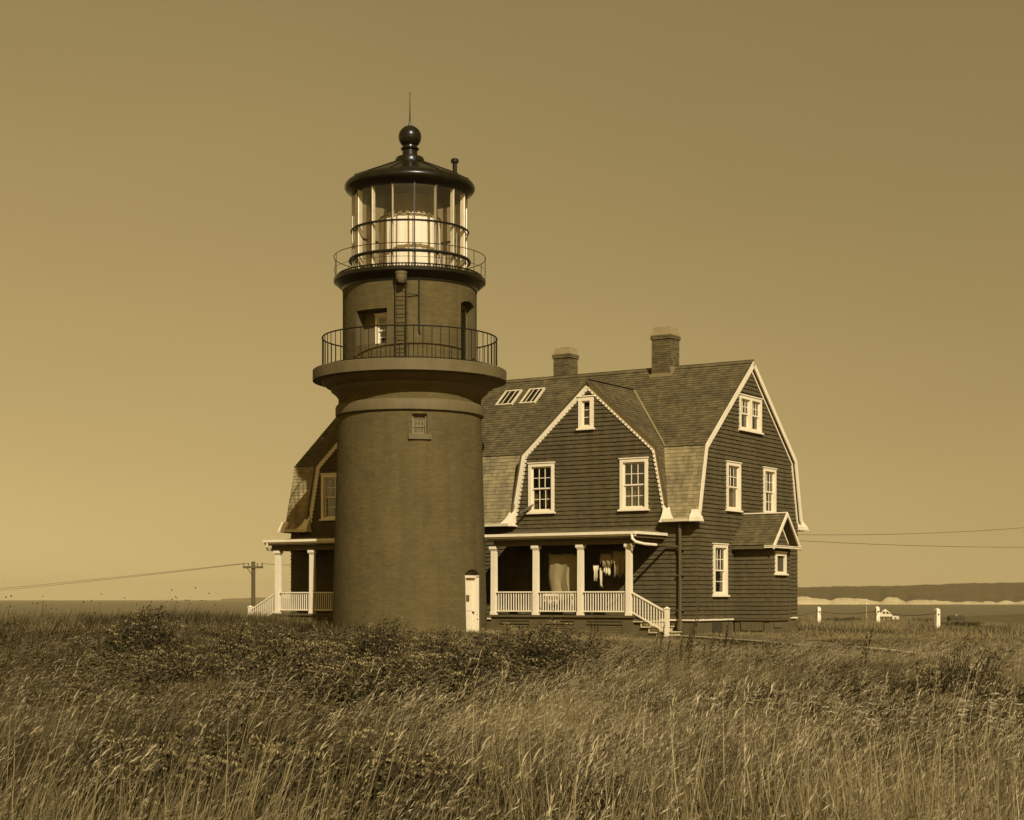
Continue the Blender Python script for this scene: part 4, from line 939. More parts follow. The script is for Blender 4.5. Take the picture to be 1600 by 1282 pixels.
wire((hx, hy, 3.75), (34.4, 79.8, 4.5), .3, 'lower overhead wire leaving the right end of the house', .008)
# ------------------------------------------------------------------ white fence posts with rope
posts = []
for (px, Y, ht, tl, lab) in ((1279, 92, 1.02, .01, 'white fence post nearest the corner of the house'), (1371, 88, 1.06, -.02, 'white fence post in front of the white cottage'), (1464, 76, 1.04, .015, 'white fence post farthest right, nearest the dark far house')):
    X = (px - 800) / 2600 * Y; z = gz(X, Y); P = thing('fence_post', lab, 'fence post', (X, Y, z - .2), random.random() * .4, 'white fence posts'); P.rotation_euler.y = tl
    mb = MB(); mb.box(-.105, .105, -.105, .105, 0, ht + .12, .012); mb.add([(-.093, -.093, ht + .12), (.093, -.093, ht + .12), (.093, .093, ht + .12), (-.093, .093, ht + .12), (0, 0, ht + .20)], [(0, 1, 4), (1, 2, 4), (2, 3, 4), (3, 0, 4)])
    mb.build('post', M['white'], P); mb = MB(); mb.cyl((-.11, 0, ht - .02), (.11, 0, ht - .02), .03, n=8); mb.cyl((0, -.13, ht - .1), (0, -.10, ht - .1), .035, n=8); mb.build('ring_bolt', M['iron'], P)
    posts.append(Vector((X, Y, z + ht - .25)))
def rope(p, q, sag, lab): mb = MB(); mb.tube([p.lerp(q, k / 14) - Vector((0, 0, sag * 4 * (k / 14) * (1 - k / 14))) for k in range(15)], .016, 5); tag(mb.build('rope', M['wire']), lab, 'rope', 'ropes between the fence posts')
rx, ry_ = to_world(-.2, 8.1)
rope(Vector((rx + 1, ry_ + 20, .6)), posts[0], .12, 'dark rope sagging from behind the house to the first white post')
rope(posts[0], posts[1], .16, 'dark rope sagging between the first and second white posts')
rope(posts[1], posts[2], .16, 'dark rope sagging between the second and third white posts')
# ------------------------------------------------------------------ far things near the water
def at(px, Y): return (px - 800) / 2600 * Y
X = at(1388, 1150); z = 1.7 - 34 / 2600 * 1150 - .6
FH = thing('cottage', 'small white gabled cottage by the water beyond the fence posts', 'cottage', (X, 1150, z), R(-12))
mb = MB(); mb.box(-6.4, 2.6, -3, 4, 0, 5.0); mb.prism([(-6.4, 5.0), (2.6, 5.0), (-1.9, 8.6)], lambda p, k: Vector((p[0], -3 + 7 * k, p[1]))); mb.box(2.6, 7.2, -1.8, 4, 0, 3.4); mb.build('wall', M['farwall'], FH)
mb = MB()
for sg in (-1, 1): mb.beam((-1.9 + sg * 5.0, .5, 4.75), (-1.9, .5, 8.85), (0, 7.8, 0), (0, 0, .3))
mb.beam((2.2, 1.1, 4.9), (7.8, 1.1, 3.3), (0, 6.4, 0), (0, 0, .3)); mb.build('roof', M['farroof'], FH)
mb = MB(); mb.box(-6.8, 3.0, -5.0, -3.0, 2.7, 3.0); mb.build('porch_roof', M['farroof'], FH)
mb = MB()
for k in range(6): mb.box(-6.7 + k * 1.86, -6.45 + k * 1.86, -4.9, -4.65, 0, 2.7)
mb.build('porch_post', M['farwall'], FH)
for (x, zz, ww, hh) in ((-3.6, 4.7, 1.2, 1.6), (-1.2, 4.7, 1.2, 1.6), (-4.9, .6, 1.5, 1.7), (-1.9, .2, 1.2, 2.1), (.7, .6, 1.5, 1.7), (4.2, .9, 1.1, 1.5)):
    mb = MB(); yy = -3.04 if x < 2.6 else -1.84; mb.box(x, x + ww, yy, yy + .03, zz, zz + hh); mb.build('window', M['dark'], FH)
X = at(1494, 1020); z = 1.7 - 38 / 2600 * 1020 - .5
DH = thing('farmhouse', 'small dark house on the low shore at the right', 'house', (X, 1020, z), R(8))
mb = MB(); mb.box(-4.6, 4.2, -2.5, 3, 0, 2.6); mb.build('wall', M['fardark'], DH)
mb = MB(); mb.prism([(-2.9, 2.4), (3.4, 2.4), (.25, 4.9)], lambda p, k: Vector((-4.9 + 9.4 * k, p[0], p[1]))); mb.build('roof', M['fardark'], DH)
mb = MB(); mb.box(-.6, .5, -.5, .5, 4.4, 5.6); mb.build('chimney', M['cap'], DH)
for x in (-3.6, -1.6, .6, 2.6): mb = MB(); mb.box(x, x + .5, -2.54, -2.51, .9, 1.8); mb.build('window', M['farroof'], DH)
mb = MB(); mb.cyl((0, 0, -1), (0, 0, 8.0), .12, .08, 8); FP = mb.mesh('pole', M['whited'])
X = at(1354, 800); zt = 1.7 - 10 / 2600 * 800; P = thing('flagpole', 'slim far pole with a pale ball left of the white cottage', 'pole', (X, 800, zt - 8.0)); obj('post', FP, P)
mb = MB(); mb.lathe([(0, 7.9), (.35, 8.05), (.5, 8.4), (.35, 8.75), (0, 8.9)], 10); mb.build('ball', M['white'], P)
X = at(1480, 150); P = thing('marker_stone', 'small white marker standing in grass below the third post', 'marker', (X, 150, gz(X, 150))); mb = MB(); mb.box(-.07, .07, -.07, .07, -.3, .26, .02); mb.build('stone', M['white'], P)
X = at(1480, 95); P.location = (X, 95, gz(X, 95)); 
# path: a worn strip with a bare pale edge, crossing the yard to the right of the house
def strip(name, pts, wd, m, lift, side=0):
    pts = [Vector(p) for p in pts]; vs_ = []; fine = []
    for a, b in zip(pts[:-1], pts[1:]):
        for k in range(14): fine.append(a.lerp(b, k / 14))
    fine.append(pts[-1])
    for i, p in enumerate(fine):
        d = (fine[min(i + 1, len(fine) - 1)] - fine[max(i - 1, 0)]).normalized(); nrm = Vector((-d.y, d.x)); j = .08 * math.sin(i * 1.7) + .05 * math.sin(i * .6)
        for q in (-.5, -.17, .17, .5): e = p + nrm * (q * wd * (1 + j) + side); vs_.append((e.x, e.y, gz(e.x, e.y) + lift))
    mb = MB(); mb.add(vs_, [(i * 4 + k, i * 4 + k + 1, i * 4 + 5 + k, i * 4 + 4 + k) for i in range(len(fine) - 1) for k in range(3)]); mb.build(name, m, kind='structure', fix=False)
PATH = [(5.6, 50.3), (7.0, 46.1), (10.3, 38.3), (12.6, 34.0), (16, 30)]
strip('path', PATH, 1.7, M['path'], .03); strip('path_edge', PATH, .22, M['sand'], .07, -.82)


# ------------------------------------------------------------------ vegetation: plant models instanced on points (ground cover), shrubs as things
def plant_mat(name, lo, hi, trans=.09):
    """colour from each plant's own shade (tone) and its blades"""
    m, n, b = new_mat(name); N, L = n.nodes, n.links; N.remove(b)
    at_ = N.new('ShaderNodeAttribute'); at_.attribute_type = 'INSTANCER'; at_.attribute_name = 'tone'
    g = N.new('ShaderNodeNewGeometry'); mr = N.new('ShaderNodeMapRange'); mr.inputs['To Min'].default_value = -.34; mr.inputs['To Max'].default_value = .34
    L.new(g.outputs['Random Per Island'], mr.inputs['Value'])
    ad = N.new('ShaderNodeMath'); ad.operation = 'ADD'; ad.use_clamp = True; L.new(at_.outputs['Fac'], ad.inputs[0]); L.new(mr.outputs[0], ad.inputs[1])
    cr = N.new('ShaderNodeValToRGB'); e = cr.color_ramp.elements; e[0].position = 0; e[0].color = tone(lo); e[1].position = 1; e[1].color = tone(hi); L.new(ad.outputs[0], cr.inputs[0])
    d = N.new('ShaderNodeBsdfDiffuse'); t = N.new('ShaderNodeBsdfTranslucent'); L.new(cr.outputs[0], d.inputs[0]); L.new(cr.outputs[0], t.inputs[0])
    mx = N.new('ShaderNodeMixShader'); mx.inputs[0].default_value = trans; L.new(d.outputs[0], mx.inputs[1]); L.new(t.outputs[0], mx.inputs[2]); L.new(mx.outputs[0], N['Material Output'].inputs['Surface'])
    return m
MG = plant_mat('dry_grass', .016, .26); MH = plant_mat('grass_seed_head', .05, .42); MW = plant_mat('weed_leaf', .018, .14); MF = plant_mat('white_flower', .45, .80); MD = plant_mat('dark_seed_head', .018, .05, .05)
def blade(mb, p, az, ln, lean, curl, wd, seg=3):
    """one curved grass blade"""
    d = Vector((math.cos(az), math.sin(az), 0)); side = Vector((-d.y, d.x, 0)); q = Vector(p); a = lean; vs_ = []
    for k in range(seg):
        w_ = wd * (1 - .55 * k / seg); vs_ += [q - side * w_ / 2, q + side * w_ / 2]
        q = q + (d * math.sin(a) + Vector((0, 0, math.cos(a)))) * ln / seg; a += curl / seg
    vs_.append(q); n = len(vs_)
    mb.add(vs_, [(2 * k, 2 * k + 1, 2 * k + 3, 2 * k + 2) for k in range(seg - 1)] + [(n - 3, n - 2, n - 1)]); return q, a
def leafq(mb, p, d, ln, wd, up=None):
    d = Vector(d).normalized(); s_ = d.cross(Vector((random.gauss(0, .5), random.gauss(0, .5), 1))).normalized() * wd / 2; p = Vector(p)
    mb.add([p, p + d * ln * .45 - s_, p + d * ln, p + d * ln * .45 + s_], [(0, 1, 2, 3)])
SRC = bpy.data.collections.new('plant_models')
def model(mb_list, name, coll):
    """one plant model from several (mesh builder, material) pairs"""
    me = bpy.data.meshes.new(name); V, F, I = [], [], []
    for k, (mb, m) in enumerate(mb_list):
        o = len(V); V += mb.v; F += [tuple(i + o for i in f) for f in mb.f]; I += [k] * len(mb.f); me.materials.append(m)
    me.from_pydata(V, [], F); me.polygons.foreach_set('material_index', I); me.update()
    ob = bpy.data.objects.new(name, me); coll.objects.link(ob); return ob
def coll(name): return bpy.data.collections.new(name)
# fine grass tufts; models 0-3 near (thin), 4-5 far (wider)
CG = coll('grass_models')
for k in range(6):
    mb = MB(); far = k >= 4
    for i in range(58 if not far else 30):
        a = random.uniform(0, 2 * PI); r_ = .16 * math.sqrt(random.random()) * (1.6 if far else 1)
        ln = random.uniform(.30, .74) * (1.25 if random.random() < .2 else 1)
        blade(mb, (r_ * math.cos(a), r_ * math.sin(a), -.05), random.uniform(0, 2 * PI) if random.random() < .7 else random.gauss(0, .8), ln, abs(random.gauss(.07, .09)), random.uniform(.0, .32) + (.8 if random.random() < .10 else 0), random.uniform(.0022, .0046) * (2.3 if far else 1), 3)
    model([(mb, MG)], 'g%02d' % k, CG)
# coarse near tufts: broad long blades
CN = coll('coarse_models')
for k in range(5):
    mb = MB()
    for i in range(24):
        a = random.uniform(0, 2 * PI); r_ = .15 * math.sqrt(random.random()); ln = random.uniform(.35, .95)
        blade(mb, (r_ * math.cos(a), r_ * math.sin(a), -.05), random.uniform(0, 2 * PI) if random.random() < .6 else random.gauss(0, .8), ln, abs(random.gauss(.10, .12)), random.uniform(.05, .6) + (1.0 if random.random() < .2 else 0), random.uniform(.004, .0095), 5)
    model([(mb, MG)], 'c%02d' % k, CN)
# seeding stalks: thin stem, drooping plume
CS = coll('stalk_models')
for k in range(4):
    mb = MB(); hb = MB()
    for i in range(6):
        a = random.uniform(0, 2 * PI); r_ = .14 * math.sqrt(random.random()); ln = random.uniform(.55, .95)
        q, an = blade(mb, (r_ * math.cos(a), r_ * math.sin(a), -.03), random.gauss(0, .5), ln, abs(random.gauss(.12, .1)), random.uniform(.1, .6), .0042, 4)
        for j in range(16):
            t = j / 16; pp = q + Vector((math.sin(an + t * .5), random.gauss(0, .08), math.cos(an + t * .5))) * (t * .17 - .05)
            leafq(hb, pp, (math.sin(an) + random.gauss(.1, .16), random.gauss(0, .16), math.cos(an)), .034, .0042)
        for j in range(2): blade(mb, (r_ * math.cos(a), r_ * math.sin(a), .0), random.gauss(0, 1.2), ln * .5, .25, 1.0, .006, 3)
    model([(mb, MG), (hb, MH)], 's%02d' % k, CS)
# leafy weeds (arching sprays of small leaves)
CW = coll('weed_models')
for k in range(4):
    mb = MB(); pb = MB()
    for i in range(7):
        a = random.uniform(0, 2 * PI); r_ = .16 * math.sqrt(random.random()); az = random.gauss(0, .9); ln = random.uniform(.35, .72); p0 = Vector((r_ * math.cos(a), r_ * math.sin(a), 0))
        d = Vector((math.cos(az), math.sin(az), 0)); q = p0.copy(); an = random.uniform(.05, .35)
        for j in range(26):
            t = j / 26; an += .045 + .05 * max(0, t - .6); q = q + (d * math.sin(an) + Vector((0, 0, math.cos(an)))) * ln / 26
            if t > .15:
                for s_ in range(2): leafq(mb, q, (random.gauss(0, 1), random.gauss(0, 1), random.gauss(.35, .5)), random.uniform(.04, .085) * (1.1 - .4 * t), random.uniform(.012, .026))
            if t > .62 and i % 3:
                for s_ in range(3): leafq(pb, q + Vector((random.gauss(0, .012), random.gauss(0, .012), .008)), (random.gauss(.4, .6), random.gauss(0, .6), random.gauss(.7, .3)), .022, .010)  # pale plumes, their sunlit top edges put into the colour
        blade(mb, p0, az, ln, .1, .8, .006, 4)
    model([(mb, MW), (pb, MH)], 'w%02d' % k, CW)
# white umbels
CF = coll('flower_models')
for k in range(3):
    mb = MB(); fb = MB()
    for i in range(2):
        q, an = blade(mb, (random.gauss(0, .08), random.gauss(0, .08), 0), random.gauss(0, .6), random.uniform(.5, .66), .1, .2, .006, 4)
        for j in range(22):
            a = random.uniform(0, 2 * PI); r_ = .042 * math.sqrt(random.random()); pp = q + Vector((r_ * math.cos(a), r_ * math.sin(a), random.gauss(0, .004) + .01))
            s_ = .007; fb.add([pp + Vector((-s_, -s_, 0)), pp + Vector((s_, -s_, .002)), pp + Vector((s_, s_, 0)), pp + Vector((-s_, s_, .002))], [(0, 1, 2, 3)])
        for j in range(8): leafq(mb, q - Vector((random.gauss(.05, .03), 0, random.uniform(.05, .5))), (random.gauss(0, 1), random.gauss(0, 1), .4), .07, .015)
    model([(mb, MW), (fb, MF)], 'f%02d' % k, CF)
# dark round seed heads on bare stems, and dark upright spikes
CT = coll('seedhead_models')
for k in range(3):
    mb = MB()
    for i in range(3):
        q, an = blade(mb, (random.gauss(0, .15), random.gauss(0, .15), 0), random.gauss(0, .6), random.uniform(.55, .95), .06, .15, .007, 4)
        r_ = random.uniform(.011, .018); mb.lathe([(0.001, q.z - r_), (r_ * .8, q.z - r_ * .5), (r_, q.z), (r_ * .7, q.z + r_ * .6), (.001, q.z + r_)], 7, c=(q.x, q.y))
    model([(mb, MD)], 't%02d' % k, CT)
CK = coll('dock_models')
for k in range(3):
    mb = MB()
    for i in range(3):
        p0 = Vector((random.gauss(0, .12), random.gauss(0, .12), 0)); hh = random.uniform(.6, 1.0); q, an = blade(mb, p0, random.gauss(0, .5), hh, .06, .1, .010, 4)
        for j in range(70):
            t = random.uniform(.25, 1); pp = p0.lerp(q, t); leafq(mb, pp, (random.gauss(0, .7), random.gauss(0, .7), random.gauss(.7, .4)), .06 * (1.15 - .7 * t), .016)
    model([(mb, MW)], 'd%02d' % k, CK)
def tree_group(c):
    g = bpy.data.node_groups.new('scatter_' + c.name, 'GeometryNodeTree')
    g.interface.new_socket('Geometry', in_out='INPUT', socket_type='NodeSocketGeometry'); g.interface.new_socket('Geometry', in_out='OUTPUT', socket_type='NodeSocketGeometry')
    N, L = g.nodes, g.links; gi = N.new('NodeGroupInput'); go = N.new('NodeGroupOutput')
    ip = N.new('GeometryNodeInstanceOnPoints'); ci = N.new('GeometryNodeCollectionInfo'); ci.inputs['Collection'].default_value = c; ci.inputs['Separate Children'].default_value = True; ci.inputs['Reset Children'].default_value = True
    def attr(nm, ty): a = N.new('GeometryNodeInputNamedAttribute'); a.data_type = ty; a.inputs['Name'].default_value = nm; return a.outputs['Attribute']
    ip.inputs['Pick Instance'].default_value = True
    e = N.new('FunctionNodeEulerToRotation'); L.new(attr('rot', 'FLOAT_VECTOR'), e.inputs[0]); L.new(e.outputs[0], ip.inputs['Rotation'])
    L.new(attr('scl', 'FLOAT_VECTOR'), ip.inputs['Scale']); L.new(attr('idx', 'INT'), ip.inputs['Instance Index'])
    L.new(gi.outputs[0], ip.inputs['Points']); L.new(ci.outputs[0], ip.inputs['Instance']); L.new(ip.outputs[0], go.inputs[0]); return g
def scatter(name, c, X, Y, scl, lean, tone_, idx, lift=-.02, label=None):
    n = len(X); Z = ground_z(X, Y) + lift; me = bpy.data.meshes.new(name); me.vertices.add(n)
    me.vertices.foreach_set('co', np.stack([X, Y, Z], 1).astype(np.float32).ravel())
    a = me.attributes.new('rot', 'FLOAT_VECTOR', 'POINT'); yaw = rng.uniform(-.9, .9, n)
    a.data.foreach_set('vector', np.stack([rng.normal(0, .08, n), lean, yaw], 1).astype(np.float32).ravel())
    a = me.attributes.new('scl', 'FLOAT_VECTOR', 'POINT'); a.data.foreach_set('vector', np.stack([scl[0], scl[0], scl[1]], 1).astype(np.float32).ravel())
    a = me.attributes.new('idx', 'INT', 'POINT'); a.data.foreach_set('value', idx.astype(np.int32))
    a = me.attributes.new('tone', 'FLOAT', 'POINT'); a.data.foreach_set('value', np.clip(tone_, 0, 1).astype(np.float32))
    o = obj(name, me, kind='stuff'); md = o.modifiers.new('scatter', 'NODES'); md.node_group = tree_group(c); return o
class Noise2:
    """smooth value noise on a grid"""
    def __init__(s, seed): s.g = np.random.default_rng(seed).uniform(0, 1, (256, 256))
    def __call__(s, X, Y, f):
        x, y = X * f + 91.3, Y * f + 37.7; i, j = np.floor(x).astype(int), np.floor(y).astype(int); u, v = x - i, y - j; u = u * u * (3 - 2 * u); v = v * v * (3 - 2 * v)
        G_ = lambda a, b: s.g[a % 256, b % 256]
        return (G_(i, j) * (1 - u) + G_(i + 1, j) * u) * (1 - v) + (G_(i, j + 1) * (1 - u) + G_(i + 1, j + 1) * u) * v
n1, n2_, n3_ = Noise2(1), Noise2(2), Noise2(3)
def seg_dist(X, Y, pts):
    d = np.full(X.shape, 1e9)
    for (ax, ay), (bx, by) in zip(pts[:-1], pts[1:]):
        t = np.clip(((X - ax) * (bx - ax) + (Y - ay) * (by - ay)) / ((bx - ax) ** 2 + (by - ay) ** 2), 0, 1); d = np.minimum(d, np.hypot(X - ax - t * (bx - ax), Y - ay - t * (by - ay)))
    return d
def free(X, Y):
    s_, t_ = to_house(X, Y)
    inside = ((s_ > SL - .2) & (s_ < .15) & (t_ > -.1) & (t_ < W + .2)) | ((s_ > -15.8) & (s_ < -11.6) & (t_ > -1.85) & (t_ < 0)) | ((s_ > -6.6) & (s_ < -.1) & (t_ > -1.80) & (t_ < 0)) | ((s_ > 0) & (s_ < 1.4) & (t_ > 2.6) & (t_ < 4.4)) | ((s_ < -15.5) & (s_ > -17) & (t_ > -1.8) & (t_ < -.4))
    return ~inside & (np.hypot(X - TX, Y - TY) > 2.5)
def sample(n, y0, y1, pw=0.0, margin=1.25):
    """points in the wedge the lens (and a step aside) can see; pw shapes the fall of density with distance"""
    u = rng.random(n)
    if abs(pw + 1) < 1e-6: Y = y0 * (y1 / y0) ** u
    else: Y = (y0 ** (pw + 1) + u * (y1 ** (pw + 1) - y0 ** (pw + 1))) ** (1 / (pw + 1))
    X = rng.uniform(-1, 1, n) * (.308 * margin * Y + 2.0); return X, Y
def mask(*arrs, k): return [a[k] for a in arrs]
def dark_left(X, Y):
    """0 where the pale hay grows (right and middle right), 1 in the darker growth on the left"""
    e = X / Y
    return sm(.05, -.13, e + .10 * (n1(X, Y, .25) - .5))
# dark shrubby patches: x, y, radius
PATCH = [(-2.35, 10.3, .8), (-3.1, 13.2, .8), (-.50, 10.2, .85), (-1.38, 9.8, .8), (.36, 9.5, .55), (1.22, 9.3, .5), (-3.2, 14.5, 1.2), (-2.9, 19.5, 1.3), (-1.9, 22.5, 1.5), (-.8, 23.6, 1.5), (-2.9, 25, 1.5), (-.4, 26.5, 1.5), (-5.2, 22, 1.4), (-5.5, 27, 1.8), (-3.8, 28, 1.8), (-7, 30.5, 1.5),
         (5.6, 22.5, 1.5), (6.3, 20, 1.2), (2.2, 19.0, .9), (3.4, 18.2, .9), (4.4, 17.5, 1.2), (5.0, 17.0, 1.2), (.2, 29.5, 1.3), (1.0, 30.6, 1.2), (-1.2, 28.5, 1.4), (-2.6, 31.5, 1.3)]
WEEDY = [(2.6, 27, 1.6), (2.9, 21, 1.3), (5.5, 24, 1.7), (4.3, 22, 1.4), (3.6, 30, 1.4), (6.5, 18, 1.3), (-3.4, 12.5, 1.0), (-2.5, 11.0, .8), (-3.0, 16.5, 1.2), (-4.2, 18.5, 1.3), (-1.7, 17, 1.0), (-5.4, 20, 1.3), (-2.0, 14.2, .8), (-7.2, 26, 1.8), (-8.6, 33, 2), (-3.6, 9.8, .7), (.9, 15.5, .6)]
def weedy(X, Y):
    p = np.zeros_like(X)
    for (a, b, r_) in WEEDY: p = np.maximum(p, np.exp(-((X - a) ** 2 + ((Y - b) * .6) ** 2) / (r_ * r_)))
    return p
def patch(X, Y):
    p = np.zeros_like(X)
    for (a, b, r_) in PATCH: p = np.maximum(p, np.exp(-((X - a) ** 2 + ((Y - b) * .8) ** 2) / (r_ * r_)))
    return p
# -- fine grass
X, Y = sample(80000, 6.3, 52, .2); kp = free(X, Y) & (seg_dist(X, Y, PATH) > .75 + .25 * n2_(X, Y, 1.3)) & (rng.random(len(X)) > np.maximum(.93 * patch(X, Y), .9 * patch(X, Y + 1.3) * (Y < 13))) & (rng.random(len(X)) > .45 * weedy(X, Y)) & (rng.random(len(X)) < .25 + 1.2 * n3_(X, Y, 2.3)); X, Y = mask(X, Y, k=kp)
dl = dark_left(X, Y); pt = patch(X, Y); nn_ = n1(X, Y, .8); n_b = n2_(X, Y, .3)
nf = n3_(X, Y, 2.3)
ht = (.50 + .62 * nn_ + .30 * nf) * (1 + .20 * dl) * .80 * (1 - (.74 - .40 * sm(-3, -9, X)) * sm(22, 42, Y)) * np.clip(.18 + .82 * (seg_dist(X, Y + 1.8, PATH + [(3.5, 48.6)][:0]) - .8) / 4.5, .18, 1) * (1 - .55 * np.clip(patch(X, Y + 2.5), 0, 1) * (Y > 16)) * (1 + .15 * rng.normal(0, 1, len(X)))
tn = .50 - .26 * dl - .35 * pt - .30 * weedy(X, Y) + .55 * (nn_ - .5) + .70 * (n_b - .5) + .45 * (nf - .5) + rng.normal(0, .12, len(X))
near = (Y < 17) & (rng.random(len(X)) < (.45 + .35 * dl) * (1 - sm(11, 17, Y))); ht = ht * (1 - .35 * np.exp(-((X + 1.2) / 2.2) ** 2) * sm(13, 16, Y) * (1 - sm(21, 24, Y)))
idx = np.where(Y < 26, rng.integers(0, 4, len(X)), rng.integers(4, 6, len(X)))
lean_ = .04 + .34 * dl * (.4 + n2_(X, Y, .5)) + .40 * (n1(X, Y, 1.2) - .5) + rng.normal(0, .09, len(X))
thin = near & (rng.random(len(X)) < .62)
scatter('coarse_grass', CN, *mask(X, Y, k=thin), (np.full(thin.sum(), 1.0), ht[thin] * 1.15), lean_[thin], tn[thin] + rng.normal(0, .12, thin.sum()), rng.integers(0, 5, thin.sum()))
X, Y, ht, tn, idx, lean_ = mask(X, Y, ht, tn, idx, lean_, k=~near)
scatter('field_grass', CG, X, Y, (np.full(len(X), 1.) * (1 + .012 * Y), ht), lean_, tn, idx)
# grass of the far yard and the brow beyond the fence
X, Y = sample(26000, 50, 125, .3, 1.3); kp = free(X, Y) & ((X > 2) | (Y < 75)); X, Y = mask(X, Y, k=kp)
nn_ = n1(X, Y, .35); scatter('yard_grass', CG, X, Y, (np.full(len(X), 2.0) + .4 * rng.random(len(X)), (.18 + .5 * nn_) * (.30 + .70 * sm(56, 66, Y)) * np.clip(.2 + seg_dist(X, Y, PATH) / 5, .2, 1) * (1 + .2 * rng.normal(0, 1, len(X)))), .15 + rng.normal(0, .1, len(X)), .50 + .9 * (nn_ - .5) + rng.normal(0, .1, len(X)), rng.integers(4, 6, len(X)))
# -- seeding stalks
X, Y = sample(10000, 6.3, 42, -.1); nn_ = n3_(X, Y, .7); kp = free(X, Y) & (seg_dist(X, Y, PATH) > 1.1) & (nn_ + .25 * rng.random(len(X)) > .45) & (np.maximum(patch(X, Y), patch(X, Y + 1.2) * (Y < 13)) < .45); X, Y = mask(X, Y, k=kp); dl = dark_left(X, Y)
scatter('seeding_grass', CS, X, Y, (1 + .015 * Y, (.60 + .34 * rng.random(len(X))) * (1 + .15 * dl) * (1 - .6 * sm(24, 42, Y))), .08 + .36 * dl + rng.normal(0, .09, len(X)), .62 - .24 * dl - .2 * weedy(X, Y) + rng.normal(0, .18, len(X)), rng.integers(0, 4, len(X)))
# -- long single stems standing out of the near grass
CL = coll('stem_models')
for k in range(4):
    mb = MB(); hb = MB()
    for i in range(3):
        p0 = (random.gauss(0, .12), random.gauss(0, .12), -.02); ln = random.uniform(.75, 1.15); q, an = blade(mb, p0, random.gauss(0, .4), ln, abs(random.gauss(.1, .12)), random.uniform(.0, .35), .0060, 5)
        for j in range(9): leafq(hb, q + Vector((math.sin(an), random.gauss(0, .1), math.cos(an))) * (j * .016 - .06), (math.sin(an) + random.gauss(.1, .2), random.gauss(0, .2), math.cos(an)), .05, .006)
        if i == 0: blade(mb, p0, random.gauss(0, 1), ln * .6, .35, .9, .010, 4)
    model([(mb, MH), (hb, MH)], 'l%02d' % k, CL)
X, Y = sample(1150, 7.2, 17, -.6); dl = dark_left(X, Y); kp = rng.random(len(X)) < .45 + .4 * dl; X, Y, dl = mask(X, Y, dl, k=kp)
scatter('tall_stems', CL, X, Y, (np.full(len(X), 1.), .75 + .35 * rng.random(len(X))), .10 + .38 * dl + rng.normal(0, .12, len(X)), .55 + rng.normal(0, .25, len(X)), rng.integers(0, 4, len(X)))
# -- leafy weeds in patches and sparsely between
X, Y = sample(31000, 6.8, 40, .1); kp = free(X, Y) & (rng.random(len(X)) < np.maximum(.8 * patch(X, Y) ** .8 * (Y < 16), .62 * weedy(X, Y)) + .15 * patch(X, Y) + .55 * dark_left(X, Y) * (n2_(X, Y, .45) > .42) + .02); X, Y = mask(X, Y, k=kp)
scatter('leafy_weeds', CW, X, Y, (np.full(len(X), 1.1) + .3 * rng.random(len(X)), .60 + .50 * rng.random(len(X))), .12 + .2 * dark_left(X, Y) + rng.normal(0, .1, len(X)), .40 + .25 * (n1(X, Y, 1.1) - .5) + rng.normal(0, .18, len(X)), rng.integers(0, 4, len(X)))
# -- white flowers: a loose band on the right
X, Y = sample(6000, 9, 26, .3); e = X / Y; kp = (rng.random(len(X)) < .55 * np.exp(-((Y - 17.5 + 5 * (e - .2)) / 2.2) ** 2) * sm(.06, .2, e) * .6 + .001) & (n3_(X, Y, .9) > .38); X, Y = mask(X, Y, k=kp)
scatter('white_wild_flowers', CF, X, Y, (np.full(len(X), 1.0), .85 + .25 * rng.random(len(X))), rng.normal(.08, .1, len(X)), .5 + rng.normal(0, .25, len(X)), rng.integers(0, 3, len(X)))
# -- dark seed heads along the left skyline and before the tower
X, Y = sample(1500, 24, 46, 0); e = X / Y; kp = free(X, Y) & ((rng.random(len(X)) < .11 * sm(-.16, -.24, e) * sm(30, 34, Y)) | (rng.random(len(X)) < .16 * np.exp(-((e + .04) / .05) ** 2) * sm(34, 38, Y))); X, Y = mask(X, Y, k=kp)
scatter('dark_seed_heads', CT, X, Y, (np.full(len(X), 1.4), .95 + .45 * rng.random(len(X))), rng.normal(.1, .1, len(X)), np.full(len(X), .5), rng.integers(0, 3, len(X)))
# -- dark upright dock stems on the middle right
X, Y = sample(1800, 20, 42, 0); e = X / Y; kp = free(X, Y) & (seg_dist(X, Y, PATH) > 5) & (rng.random(len(X)) < .30 * np.exp(-((e - .105) / .045) ** 2 - ((Y - 31) / 4) ** 2) * (Y < 38) + .05 * np.exp(-((e - .21) / .05) ** 2 - ((Y - 27) / 3) ** 2)); X, Y = mask(X, Y, k=kp)
scatter('dock_stems', CK, X, Y, (np.full(len(X), 1.2), .95 + .4 * rng.random(len(X))), rng.normal(.05, .07, len(X)), .25 + rng.normal(0, .12, len(X)), rng.integers(0, 3, len(X)))
